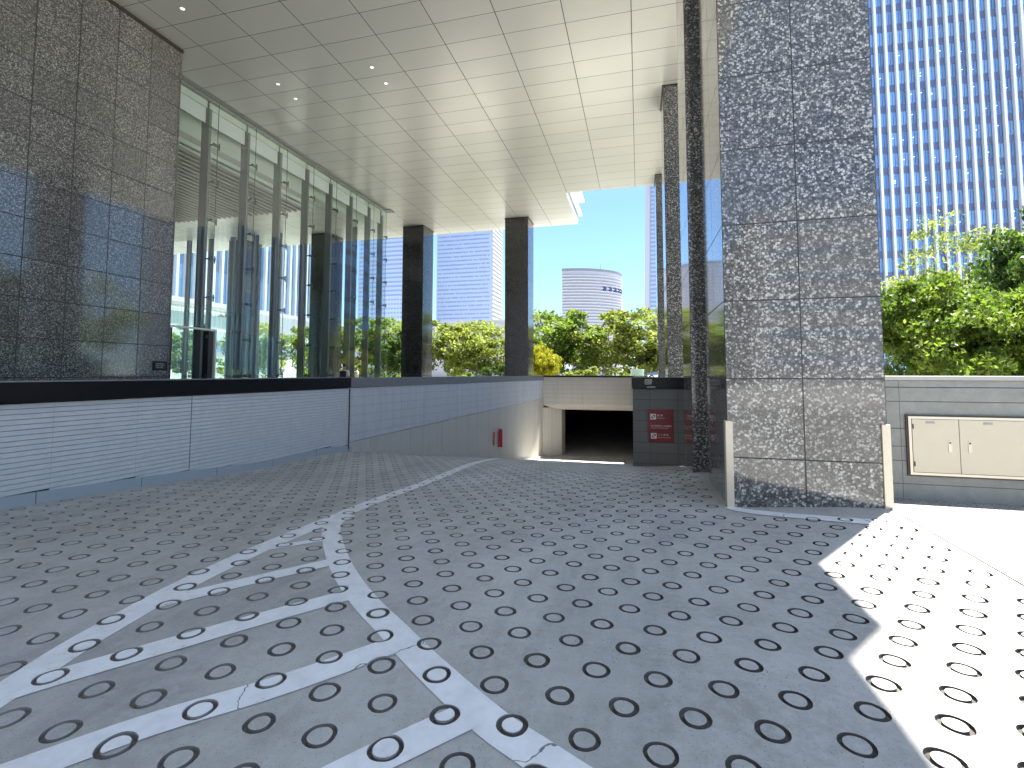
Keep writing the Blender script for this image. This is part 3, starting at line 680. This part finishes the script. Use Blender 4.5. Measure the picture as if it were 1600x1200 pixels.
# header bands behind the glass
seg = [G0]+my+[26.0]
for y0, y1 in zip(seg, seg[1:]):
    b = MB(); b.box(GX-.34,GX-.3,y0+.1,y1-.1,H-.88,H-.33); b.build('header_panel', M['whitepaint'], gl)
b = MB(); b.box(GX-.98,GX-.9,G0,20.6,8.05,H-.3); b.box(GX-.95,GX-.3,G0,25.9,H-.3,H-.05); b.box(GX-1.05,GX-.9,G0,20.6,8.0,8.12); b.box(GX-.98,GX-.9,20.6,25.9,8.75,H-.3); b.build('ceiling_band', M['blind'], gl)
b = MB(); b.box(GX-1.0,GX-.88,G0,20.6,8.3,8.52); b.build('recess_strip', M['pave'], gl)
b = MB(); x = GX-1.1
while x > -31: b.box(x-.1,x,G0,20.4,8.,8.12); x -= .33
b.build('ceiling_slats', M['slat'], gl)
b = MB(); b.box(-31.2,GX-1.05,G0,20.35,8.3,8.34); b.build('ceiling_void', M['slatback'], gl)
b = MB(); b.box(-32.8,GX-.95,20.42,G1-.6,8.75,8.8); b.box(-32.8,GX-.95,20.36,20.44,8.14,8.8); b.build('ceiling_panel', M['soffit'], gl)
MB().box(-33.,GX-.2,G0,G1,PZ,PZ+.02).build('lobby_floor', M['cap_grey'], gl)
b = MB(); b.box(-33,-14.4,G0-.3,G0,PZ,H-.05); b.build('back_wall', M['slatback'], gl)
MB().box(GX-.15,GX+.3,25.95,26.5,H-.06,H-.02).build('corner_cap', M['mullion'], gl)
MB().box(GX-.02,GX+.05,G0,26.3,H-.07,H-.015).build('head_track', M['mullion'], gl)
# entrance: doors, transom canopy
dr = thing('lobby_entrance', 'glazed lobby doorway with white frame under a thin green glass canopy, by the granite wall', 'entrance', (-14.4,13,PZ))
b = MB(); b.box(GX-.9,GX+.05,12.0,15.7,2.16,2.24); b.build('glass_canopy', M['glass_rail'], dr)
b = MB(); b.box(GX+.02,GX+.04,12.0,15.7,1.56,2.14); b.build('transom_glass', M['glass_rail'], dr)
b = MB(); b.box(GX-.05,GX+.06,11.9,14.16,1.49,1.55); b.box(GX-.02,GX+.06,14.1,14.16,PZ,1.49); b.build('door_frame', M['whitepaint'], dr)
b = MB(); b.box(GX-.3,GX,13.88,14.08,PZ,1.48); b.box(GX-.25,GX,12.2,12.5,PZ,1.48); b.build('door_jamb', M['clip'], dr)
b = MB(); b.box(GX-.02,GX,12.55,13.3,PZ,1.47); b.build('door_glass', M['glass_rail'], dr)
b = MB(); b.box(GX-.03,GX+.01,14.2,17.2,PZ,1.5); b.build('side_glass', M['glass_rail'], dr)
MB().tube([(GX-.05,15.9,2.2),(GX-.05,15.9,2.5)], .03, 8).build('fitting', M['clip'], dr)

# ---------------------------------------------------------------- right wall with cabinet
RY = 7.36
rwl = thing('stone_wall', 'rough grey stone retaining wall with pale cope behind the steel cabinet, on the right', 'wall', (8,7.5,-1.6))
b = MB(); z0 = -2.0; crs = [(-2.0,-1.395,.0),(-1.385,-1.105,.003),(-1.095,-.925,0),(-.915,-.70,.004),(-.69,-.355,0),(-.345,-.175,.003)]
cx0, cx1, cz0, cz1 = 3.28, 5.95, -1.285, -.515
for a, c, d in crs: b.box(2.6,12,RY-d,RY+.35,a,c)
b.build('stone_courses', M['rstone'], rwl)
MB().box(2.6,12,RY+.004,RY+.34,-2.,-.17).build('mortar_core', M['rstone_dk'], rwl)
MB().box(2.6,12,RY+.001,RY+.36,-.165,-.085).build('upper_course', M['rstone'], rwl)
MB().box(2.55,12,RY-.02,RY+.4,-.08,-.025).build('cope', M['copestone'], rwl, .006)
cb = thing('hydrant_cabinet', 'wide cream steel two-door cabinet with small labels set in the grey stone wall', 'cabinet', (4.4,7.3,-1.2))
b = MB(); b.box(cx0,cx1,RY-.03,RY-.005,cz0,cz1); b.build('outer_frame', M['frame_dk'], cb)
def frame(name, x0, x1, z0, z1, w, y0, y1, m):
    b = MB(); b.box(x0,x1,y0,y1,z0,z0+w); b.box(x0,x1,y0,y1,z1-w,z1); b.box(x0,x0+w,y0,y1,z0+w,z1-w); b.box(x1-w,x1,y0,y1,z0+w,z1-w); return b.build(name, m, cb)
frame('steel_frame', cx0+.02, cx1-.02, cz0+.02, cz1-.02, .03, RY-.045, RY-.031, M['steel'])
dxs = [cx0+.055, 3.835, 5.90]
for i in range(2):
    xa, xb = dxs[i]+.003, dxs[i+1]-.003
    dd = MB().box(xa,xb,RY-.044,RY-.032,cz0+.055,cz1-.055).build('door', M['cabinet'], cb, .002)
    hx_ = xb-.1 if i == 0 else xa+.1
    h_ = MB(); h_.box(hx_-.018,hx_+.018,RY-.05,RY-.0445,-.97,-.83); h_.build('handle', M['steel'], cb, .002)
    MB().box(hx_-.01,hx_+.01,RY-.052,RY-.0505,-.865,-.845).build('lock', M['clip'], cb)
    lx = 3.53 if i == 0 else 4.13
    MB().box(lx-.045,lx+.055,RY-.047,RY-.0445,-.623,-.588).build('name_label', M['copestone'], cb)
    text_obj('採水口' if i == 0 else '送水口', .028, (lx-.038,RY-.0475,-.616), M['greyink'], parent=cb, ext=.0004)
for i in range(2):
    xh = dxs[i]+.006 if i == 0 else dxs[2]-.018
    for zh in (-.66,-1.13): MB().box(xh,xh+.012,RY-.054,RY-.0445,zh-.03,zh+.03).build('hinge', M['clip'], cb)
MB().tube([(2.93,RY-.02,-.73),(2.93,RY-.08,-.73)], .02, 10).build('hose_tap', simple('brass', (.5,.3,.1), .3, .8), rwl)

# ---------------------------------------------------------------- trees and shrubs
def tree_meshes(seed, h, cr, ch, nclump, nleaf, ls, trunk_h=.35, multi=1, flat=.55):
    rs = np.random.default_rng(seed); tb = MB(); limbs = []
    top = h
    for s_ in range(multi):
        a0 = rs.uniform(0, 6.28); lean = rs.uniform(.02,.12)*h*(1 if multi == 1 else 2.5)
        p = [Vector((0,0,-.2)), Vector((math.cos(a0)*lean*.3, math.sin(a0)*lean*.3, h*trunk_h*.6)), Vector((math.cos(a0)*lean, math.sin(a0)*lean, h*trunk_h)), Vector((math.cos(a0)*lean*1.3, math.sin(a0)*lean*1.3, h*.8))]
        r_ = .022*h/ (multi**.4); tb.tube(p, [r_, r_*.8, r_*.65, r_*.2], 8)
        for q in range(9 if multi == 1 else 5):
            t_ = rs.uniform(.0, .75); st = p[2].lerp(p[3], t_) if t_ > .1 else p[2]; a = rs.uniform(0, 6.28); el = rs.uniform(.2,.9); L_ = cr*rs.uniform(.5,.95)*(1-t_*.5)
            mid = st+Vector((math.cos(a)*L_*.5, math.sin(a)*L_*.5, L_*.35*el)); e = st+Vector((math.cos(a)*L_, math.sin(a)*L_, L_*el*.9))
            tb.tube([st, mid, e], [r_*.4, r_*.25, r_*.08], 5); limbs.append(e); limbs.append(mid)
            for w_ in range(2):
                a2 = a+rs.uniform(-.9,.9); e2 = mid+Vector((math.cos(a2)*L_*.5, math.sin(a2)*L_*.5, L_*rs.uniform(.1,.5))); tb.tube([mid, e2], [r_*.18, r_*.05], 4); limbs.append(e2)
    zc = h-ch/2; C = []
    for e in limbs: C.append(np.array(e))
    while len(C) < nclump:
        d = rs.normal(size=3); d /= np.linalg.norm(d); q = rs.uniform(.35,1)**.5
        bump_ = 1+.22*math.sin(d[0]*4+seed)+.18*math.sin(d[1]*5+seed*2)
        C.append(np.array([d[0]*cr*q*bump_, d[1]*cr*q*bump_, zc+d[2]*ch/2*q*(1+.12*math.sin(d[0]*6+seed))]))
    C = np.array(C[:nclump]); per = nleaf//nclump; V = []; tint = []
    for c in C:
        r_ = rs.uniform(.16,.34)*cr; k = int(per*rs.uniform(.6,1.4)); d = rs.normal(size=(k,3)); d /= np.linalg.norm(d,axis=1)[:,None]; q = rs.uniform(.2,1,(k,1))**.6
        P = c+d*q*r_*np.array([1,1,flat]); 
        nrm = rs.normal(size=(k,3))+np.array([0,0,1.1]); nrm /= np.linalg.norm(nrm,axis=1)[:,None]
        a = np.cross(nrm, rs.normal(size=(k,3))); a /= np.linalg.norm(a,axis=1)[:,None]; b_ = np.cross(nrm, a); s_ = ls*rs.uniform(.6,1.3,(k,1))
        quad = np.stack([P-a*s_*.75, P+b_*s_*.38-a*s_*.1, P+a*s_*.75, P-b_*s_*.38+a*s_*.1], 1); V.append(quad.reshape(-1,3)); tint.append(np.clip(rs.uniform(.15,.85)+rs.normal(0,.16,k), 0, 1))
    V = np.concatenate(V); T = np.concatenate(tint); n = len(T)
    me = bpy.data.meshes.new('crown'); me.vertices.add(4*n); me.vertices.foreach_set('co', V.astype(np.float32).ravel()); me.loops.add(4*n); me.loops.foreach_set('vertex_index', np.arange(4*n, dtype=np.int32))
    me.polygons.add(n); me.polygons.foreach_set('loop_start', np.arange(0,4*n,4,dtype=np.int32)); me.update(calc_edges=True)
    at = me.attributes.new('tint', 'FLOAT', 'FACE'); at.data.foreach_set('value', T.astype(np.float32))
    return tb, me
def make_tree(name, label, cat, loc, rot, sc, protos, m, group=None):
    tmesh, cmesh = protos
    e = bpy.data.objects.new(name, None); COL.objects.link(e); e.location = loc; e.rotation_euler = (0,0,rot); e.scale = sc if hasattr(sc, '__len__') else (sc,sc,sc); tag(e, label, cat, group)
    a = bpy.data.objects.new('trunk', tmesh); b = bpy.data.objects.new('crown', None)
    COL.objects.link(a); a.parent = e
    cm = cmesh.copy(); cm.materials.clear(); cm.materials.append(m); b = bpy.data.objects.new('crown', cm); COL.objects.link(b); b.parent = e
    return e
def proto(*a, **k):
    tb, me = tree_meshes(*a, **k); tm = bpy.data.meshes.new('trunk'); tm.from_pydata(tb.v, [], tb.f); tm.materials.append(M['bark']); tm.update(); return tm, me
PA = proto(11, 7.4, 3.5, 6.6, 100, 10000, .25, trunk_h=.25)
PB = proto(23, 7.8, 3.8, 6.6, 90, 8500, .23, multi=3, trunk_h=.22)
PC = proto(37, 6.9, 3.1, 6.0, 80, 7500, .27, flat=.4, trunk_h=.25)
PS = proto(41, 1.9, 1.3, 1.8, 40, 3200, .13, trunk_h=.15, multi=4)
PNEAR = proto(53, 5.4, 3.1, 4.9, 150, 26000, .17, trunk_h=.22, flat=.5)
PAIRY = proto(67, 8.2, 4.2, 5.6, 110, 10000, .14, multi=2, trunk_h=.3, flat=.35)
gB = 'trees in the garden beyond the canopy'
TL = [(-27.5,48,PA,'leaf',1.05,'tree just left of the first dark column, its crown against the pale striped tower'),
 (-22.6,45,PC,'leaf_dk',.82,'dark green tree between the two dark columns, on the left'),
 (-18.0,47,PB,'leaf_lt',1.0,'pale yellow-green tree between the two dark columns, below the blue tower'),
 (-15.2,43,PA,'leaf_lt',.86,'light green tree showing just left of the second dark column'),
 (-10.2,46,PC,'leaf',.82,'green tree just right of the second dark column, beside the yellow shrub'),
 (-7.0,43,PA,'leaf',.98,'tall dark-centred tree in front of the curved building'),
 (-3.6,44,PB,'leaf_lt',.86,'many-stemmed light tree below the right edge of the curved building'),
 (-.4,41,PA,'leaf_lt',.94,'arching light green tree left of the farthest slim column'),
 (2.6,43,PC,'leaf',.9,'green tree behind the slim columns on the right'),
 (-33.5,46,PB,'leaf',1.0,'tree seen through the right end of the glass lobby'),
 (-39.5,44,PA,'leaf_lt',.95,'light green tree seen through the middle of the glass lobby'),
 (-45.5,41,PC,'leaf',.95,'green tree seen through the left of the glass lobby'),
 (-51.,37,PB,'leaf_lt',.85,'light tree seen through the glass lobby doorway'),
 (-45.,33,PA,'leaf_dk',.6,'small dark tree low behind the glass lobby doorway')]
for i, (x, y, P_, m_, s_, lab) in enumerate(TL): make_tree('garden_tree', lab, 'tree', (x,y,PZ), i*1.7, (s_,s_,s_), P_, M[m_], gB)
gS = 'garden shrubs beyond the canopy'
SL = [(-6.9,35.5,'leaf_yl',(.75,.75,1.95),'bright yellow shrub right of the second dark column'),(-4.2,36,'leaf_lt',(1.1,1.1,1.0),'low light green shrub in front of the garden trees, above the garage entrance'),
 (-8.2,35,'leaf_lt',(1,1,.7),'low pale shrub below the yellow shrub'),(-1.1,38,'leaf',(1,1,.8),'low green shrub left of the slim columns'),(-13.8,36,'leaf',(1,1,.75),'low shrub just left of the second dark column'),
 (-17.5,37,'leaf_lt',(1.2,1.2,.8),'low pale shrub midway between the two dark columns'),(-21.,38,'leaf_dk',(1.2,1.2,.8),'low dark shrub just right of the first dark column'),(-25.5,39,'leaf_lt',(1.2,1.2,1.2),'pale shrub left of the first dark column'),
 (-29.,40,'leaf',(1.3,1.3,1.1),'green shrub at the right corner of the glass lobby'),(-35,36,'leaf_lt',(1.4,1.4,1.),'pale shrub behind the glass lobby'),(-11.6,39,'leaf_dk',(1.1,1.1,1.3),'dark shrub directly behind the second dark column')]
for i, (x, y, m_, s_, lab) in enumerate(SL): make_tree('garden_shrub', lab, 'shrub', (x,y,PZ), i*2.1, (.38,.38,.62) if m_ == 'leaf_yl' else s_, PNEAR if m_ == 'leaf_yl' else PS, M[m_], gS)
# right side behind the stone wall
gR = 'trees behind the stone wall on the right'
make_tree('broad_tree', 'dense rounded bright green tree right beside the big pillar, behind the stone wall', 'tree', (8.95,18,PZ), .4, (.56,.56,.8), PNEAR, M['leaf'], gR)
make_tree('broad_tree', 'dense green tree at the right edge of the photo, low behind the stone wall', 'tree', (11.75,17.6,PZ), 2.4, (.58,.58,.79), PNEAR, M['leaf'], gR)
make_tree('broad_tree', 'tall dark green tree at the right edge, highest of the right-hand trees', 'tree', (17.0,24,PZ), 4.1, (.85,.85,1.62), PNEAR, M['leaf_dk'], gR)
make_tree('airy_tree', 'pale airy tree with thin visible branches rising behind the dense green trees', 'tree', (16.,30,PZ), 1., (.78,.78,1.12), PAIRY, M['leaf_lt'], gR)
make_tree('broad_tree', 'dark tree in the gap low between the dense green trees on the right', 'tree', (15.8,27,PZ), 5., (.9,.9,.55), PNEAR, M['leaf_dk'], gR)
for i, (x, y, s_, lab) in enumerate(((9.6,20,.55,'small shrub at the foot of the trees right beside the big pillar'),(10.6,19.5,.6,'small light shrub below the gap between the two dense trees'),(8.4,16.5,.5,'small shrub under the dense rounded tree'))):
    make_tree('low_shrub', lab, 'shrub', (x,y,PZ), i, (s_,s_,s_), PS, M['leaf_lt' if i == 1 else 'leaf'], 'shrubs behind the stone wall')
# planter pot right of the garden trees
pt = thing('planter_pot', 'pale green planter pot below the trees, just left of the slim columns', 'planter', (-.1,30,PZ))
MB().tube([(-.1,30,PZ),(-.1,30,.2),(-.1,30,.26)], [.36,.4,.42], 20).build('pot', simple('green_glaze', (.25,.36,.3), .4), pt)
# benches / rail behind the glass lobby
fr_ = thing('white_railing', 'low white metal railing outside behind the glass lobby', 'railing', (-32,33,PZ))
b = MB()
for i in range(40): b.box(-44+i*.45,-43.96+i*.45,33,33.04,PZ,-.15)
b.build('balusters', M['whitepaint'], fr_)
MB().box(-44.1,-26,32.98,33.06,-.15,-.09).build('top_rail', M['whitepaint'], fr_)

# ---------------------------------------------------------------- far buildings
def big(name, lab, cat, x, y): return thing(name, lab, cat, (x,y,PZ))
# right tower with white fins, facade parallel to the street
YT = 80.; ft = big('fin_tower', 'blue glass office tower with bright white vertical fins, filling the upper right', 'office tower', 55, YT)
x0, x1 = 24., 75.; fh = 4.07 *80/80; zoff = 53.9-.0
MB().box(x0,x1,YT,YT+30,PZ,80).build('glazing', M['t_glass'], ft)
zz = [zoff-3.035*i for i in range(-9, 18)]
for z in zz: MB().box(x0-.02,x1+.02,YT-.06,YT+30.06,z-1.05,z).build('spandrel', M['t_span'], ft)
xx = 34.05-1.24*8
while xx < x1: MB().box(xx-.15,xx+.15,YT-.6,YT-.061,PZ,80.3).build('fin', M['t_fin'], ft); xx += 1.24
b = MB()
for z in zz:
    for q in np.arange(x0, x1, 1.24): b.box(q+.83,q+.87,YT-.055,YT-.002,z,z+1.985)
b.build('glazing_bar', M['t_span'], ft)
lr = np.random.default_rng(3); cnt = 0
for z in zz:
    if not 18 < z < 46: continue
    for q in range(9):
        if lr.uniform() < .45 or cnt >= 60: continue
        x = 34+lr.uniform(0,17); x = 34.25+1.24*round((x-34.25)/1.24)+.1; dz = lr.uniform(.4,1.4)
        MB().add([(x,YT-.02,z+dz),(x+.36,YT-.02,z+dz+.1),(x+.36,YT-.02,z+dz+.17),(x,YT-.02,z+dz+.07)], [(0,1,2,3)]).build('office_light', M['lamp'], ft); cnt += 1
# left tower with fins, seen through the lobby
lt = big('fin_tower', 'blue tower with white vertical fins seen through the glass lobby', 'office tower', -95, 80)
MB().box(-125,-95,48,135,PZ,70).build('glazing', M['t_glass'], lt)
y = 49.
while y < 134: MB().box(-94.99,-94.1,y-.28,y+.28,PZ+10,70).build('fin', M['t_fin'], lt); y += 2.3
hl = big('white_hall', 'long low white hall seen through the glass lobby, behind the trees', 'hall', -60, 60)
MB().box(-75,-58,44,92,PZ,9.3).build('wall', M['hall'], hl); MB().box(-75.3,-57.6,43.7,92.3,9.3,9.9).build('roof_edge', M['t_white'], hl)
MB().box(-57.99,-57.9,44,92,3.0,4.6).build('window_band', M['t_band'], hl)
# central tower
ct = big('striped_tower', 'pale blue tower with fine window bands between the two dark columns', 'office tower', -166, 470)
MB().box(-195,-137.5,450,486,PZ,170).build('body', M['t_pale'], ct)
z = 37.
wr = np.random.default_rng(5)
while z < 168:
    b = MB()
    x = -193.5
    while x < -139.5:
        L_ = wr.choice([1.6,1.6,3.5,7.,12.]); e_ = min(x+L_, -139.5); b.box(x,e_,449.7,449.99,z,z+1.25); x = e_+wr.choice([.7,.7,1.5])
    b.build('window_band', M['t_band'], ct)
    MB().box(-137.49,-136.2,450.3,485.8,z-.9,z+1.3).build('side_ledge', M['t_white'], ct); z += 4.1
MB().box(-137.495,-137.3,450,486,PZ,170).build('side_cladding', M['lowwall'], ct)
st = big('striped_tower', 'pale blue striped tower left of the first dark column, partly behind the lobby glass', 'office tower', -232, 420)
MB().box(-252,-205,400,440,PZ,165).build('body', M['t_pale'], st)
z = 50.
while z < 163:
    b = MB()
    if z > 70: b.box(-250.8,-206,399.7,399.99,z,z+1.5)
    else:
        x = -250.5
        while x < -206: b.box(x,x+1.5,399.7,399.99,z,z+1.3); x += 3.
    b.build('window_band', M['t_band'], st); z += 4.05
# slender tall tower
lm = big('slender_tower', 'very tall slender tower just left of the slim columns', 'skyscraper', 30, 520)
b = MB(); b.add([(9.,500,PZ),(70,500,PZ),(70,560,PZ),(9.,560,PZ),(15.5,505,330),(62,505,330),(62,555,330),(15.5,555,330)], [(0,3,2,1),(4,5,6,7),(0,1,5,4),(1,2,6,5),(2,3,7,6),(3,0,4,7)]); b.build('body', M['t_pale'], lm)
b = MB(); b.add([(4.6,499,PZ),(9.4,499,PZ),(9.4,503,PZ),(4.6,503,PZ),(12.3,503,330),(16,503,330),(16,507,330),(12.3,507,330)], [(0,3,2,1),(4,5,6,7),(0,1,5,4),(1,2,6,5),(2,3,7,6),(3,0,4,7)]); b.build('corner_pier', M['t_lilac'], lm)
z = 40.
while z < 320:
    f_ = z/330; yy = 500+5*f_; MB().box(10.6+6*f_,66-6*f_,yy-.35,yy+3.,z,z+1.9).build('window_band', M['t_band'], lm); z += 4.3
# curved lilac building
cv = big('curved_building', 'pale curved ribbed building with a row of small dark windows near its top', 'building', -18, 210)
arc = [(-30.5,200)]
for i in range(1, 15):
    t_ = i/14; a = t_*R(80); arc.append((-30.5+23.6*math.sin(a)/math.sin(R(80)), 200+17*(1-math.cos(a))/(1-math.cos(R(80)))))
arc2 = arc+[(-7.5,240),(-30.5,240)]
MB().prism(arc2, PZ, 43.2).build('wall', M['t_lilac'], cv)
def band(poly_, z0, z1, o_, m, nm):
    b = MB(); P = [Vector(p) for p in poly_]; L_ = []
    for i, p in enumerate(P):
        d = (P[min(i+1,len(P)-1)]-P[max(i-1,0)]).normalized(); L_.append((p.x+d.y*o_, p.y-d.x*o_))
    n = len(L_); b.add([(x,y,z0) for x,y in L_]+[(x,y,z1) for x,y in L_]+[(p.x,p.y,z1) for p in P]+[(p.x,p.y,z0) for p in P], [f for i in range(n-1) for f in ((i,i+1,n+i+1,n+i),(n+i,n+i+1,2*n+i+1,2*n+i),(3*n+i,3*n+i+1,i+1,i))]+[(0,n,2*n,3*n),(n-1,4*n-1,3*n-1,2*n-1)])
    return b.build(nm, m, cv)
z = 9.
while z < 41.5:
    band(arc, z, z+.5, .55, M['t_white'], 'rib'); z += 1.25
band(arc, 42.6, 43.6, .3, M['t_lilac_dk'], 'parapet')
for t_ in (.56,.66,.76,.86,.94):
    i = t_*14; i0 = int(i); f_ = i-i0; a = Vector(arc[i0]).lerp(Vector(arc[min(i0+1,14)]), f_); d = (Vector(arc[min(i0+1,14)])-Vector(arc[i0])).normalized()
    nrm = Vector((d.y,-d.x)); w_ = .65
    p = [a-d*w_+nrm*.62, a+d*w_+nrm*.62, a+d*w_-nrm*.2, a-d*w_-nrm*.2]
    MB().prism([tuple(q) for q in p], 34.4, 36.2).build('window', M['win_dk'], cv)
MB().tube([(-15,206,43),(-15,206,46.5)], [.12,.05], 6).build('antenna', M['t_lilac_dk'], cv)
lb = big('long_low_building', 'low pale grey flat-roofed building behind the garden trees, below the towers', 'building', -45, 112)
MB().box(-75,-16.7,110,125,PZ,12.1).build('wall', M['lowwall'], lb); MB().box(-75.2,-16.5,109.8,125.2,12.1,12.6).build('roof_edge', M['copestone'], lb)
rk = big('rooftop_unit', 'small reddish rooftop unit on the low building right of the second dark column', 'rooftop unit', -22, 114); rk.location = (-22,114,12.6); rk['_b'] = (-22,114,12.6)
MB().box(-24.5,-20.3,112,116,12.6,13.6).build('housing', simple('dull_red_cladding', (.3,.13,.12), .7), rk); MB().box(-24.7,-20.1,111.9,116.1,13.6,13.75).build('cover', M['lowwall'], rk)
# office block across the street behind the viewer, mirrored in the polished granite
ob = big('street_office', 'sandstone office block across the street, mirrored in the polished granite', 'building', 10, -60)
MB().box(-70,8,-75,-45,PZ-.4,26).build('wall', M['officeback'], ob)
for z in np.arange(1, 25, 3.6): MB().box(-69,7,-44.99,-44.9,z,z+1.7).build('window_band', M['t_band'], ob)
ob2 = big('street_office', 'pale apartment block right of the street office, mirrored in the big pillar', 'building', 45, -60)
MB().box(14,70,-80,-52,PZ-.4,20).build('wall', M['hall'], ob2)
for z in np.arange(1, 19, 3.3): MB().box(15,69,-51.99,-51.9,z,z+1.4).build('window_band', M['t_band'], ob2)
for i, (x, y) in enumerate(((24,-2),(27,-12),(36,12))):
    make_tree('street_tree', ('street tree mirrored in the granite, nearest the stone wall','street tree mirrored in the granite, nearest the street','street tree mirrored in the granite, behind the stone wall')[i], 'tree', (x,y,PZ), i, .95, PA, M['leaf'], 'street trees to the right')

# ---------------------------------------------------------------- people walking in the plaza
def skin_obj(name, vs, es, rad, m, parent, sub=2):
    me = bpy.data.meshes.new(name); me.from_pydata(vs, es, []); me.materials.append(m); o = bpy.data.objects.new(name, me); COL.objects.link(o); o.parent = parent
    md = o.modifiers.new('skin', 'SKIN'); md.use_smooth_shade = True
    for v, r_ in zip(me.skin_vertices[0].data, rad): v.radius = (r_, r_) if not hasattr(r_, '__len__') else r_
    me.skin_vertices[0].data[0].use_root = True
    s_ = o.modifiers.new('sub', 'SUBSURF'); s_.levels = sub; s_.render_levels = sub; return o
def person(loc, rot, label, bag):
    e = bpy.data.objects.new('person', None); COL.objects.link(e); e.location = loc; e.rotation_euler = (0,0,rot); tag(e, label, 'person', 'people walking in the plaza')
    vs = [(0,0,.95),(0,0,1.15),(0,0,1.38),(0,.0,1.5),(0,.02,1.6),(0,.02,1.7),
          (.1,0,.9),(.11,.12,.5),(.11,.05,.08),(.11,.18,.04), (-.1,0,.9),(-.11,-.1,.5),(-.11,-.3,.12),(-.11,-.2,.05),
          (.18,0,1.4),(.24,-.06,1.12),(.24,.06,.88),(.24,.1,.8), (-.18,0,1.4),(-.24,.06,1.12),(-.24,.16,.9),(-.24,.2,.82)]
    es = [(0,1),(1,2),(2,3),(3,4),(4,5),(0,6),(6,7),(7,8),(8,9),(0,10),(10,11),(11,12),(12,13),(2,14),(14,15),(15,16),(16,17),(2,18),(18,19),(19,20),(20,21)]
    rad = [(.15,.1),(.13,.09),(.16,.1),.055,.085,.07,.085,.06,.04,.035,.085,.06,.04,.035,.06,.042,.032,.035,.06,.042,.032,.035]
    skin_obj('body', vs, es, rad, M['skin'], e)
    skin_obj('hair', [(0,-.01,1.62),(0,-.01,1.70),(0,.0,1.755)], [(0,1),(1,2)], [.09,.1,.06], M['hair'], e)
    skin_obj('shirt', [(0,0,.98),(0,0,1.15),(0,0,1.38),(0,0,1.47),(.19,0,1.4),(.245,-.06,1.14),(-.19,0,1.4),(-.245,.06,1.14)], [(0,1),(1,2),(2,3),(2,4),(4,5),(2,6),(6,7)], [(.175,.12),(.16,.115),(.185,.125),.075,.078,.06,.078,.06], M['shirt'], e)
    skin_obj('trousers', [(0,0,.98),(.1,0,.88),(.11,.12,.5),(.11,.05,.12),(-.1,0,.88),(-.11,-.1,.5),(-.11,-.29,.16)], [(0,1),(1,2),(2,3),(0,4),(4,5),(5,6)], [(.165,.115),.1,.075,.06,.1,.075,.06], M['trousers'], e)
    if bag:
        MBb = MB(); MBb.box(-.15,.15,-.30,-.12,1.0,1.42); o = MBb.build('backpack', M['bag'], e, .05)
    return e
person((-14.35+.2,21.4,PZ), R(20), 'person with short dark hair, white shirt and black backpack walking past the lobby corner', True)
person((-19.3,30.7,PZ), R(-30), 'person in a white shirt walking farther off behind the lobby glass corner', False)
person((-26.5,21.2,PZ), R(60), 'person in a pale shirt seen through the lobby doorway', False)
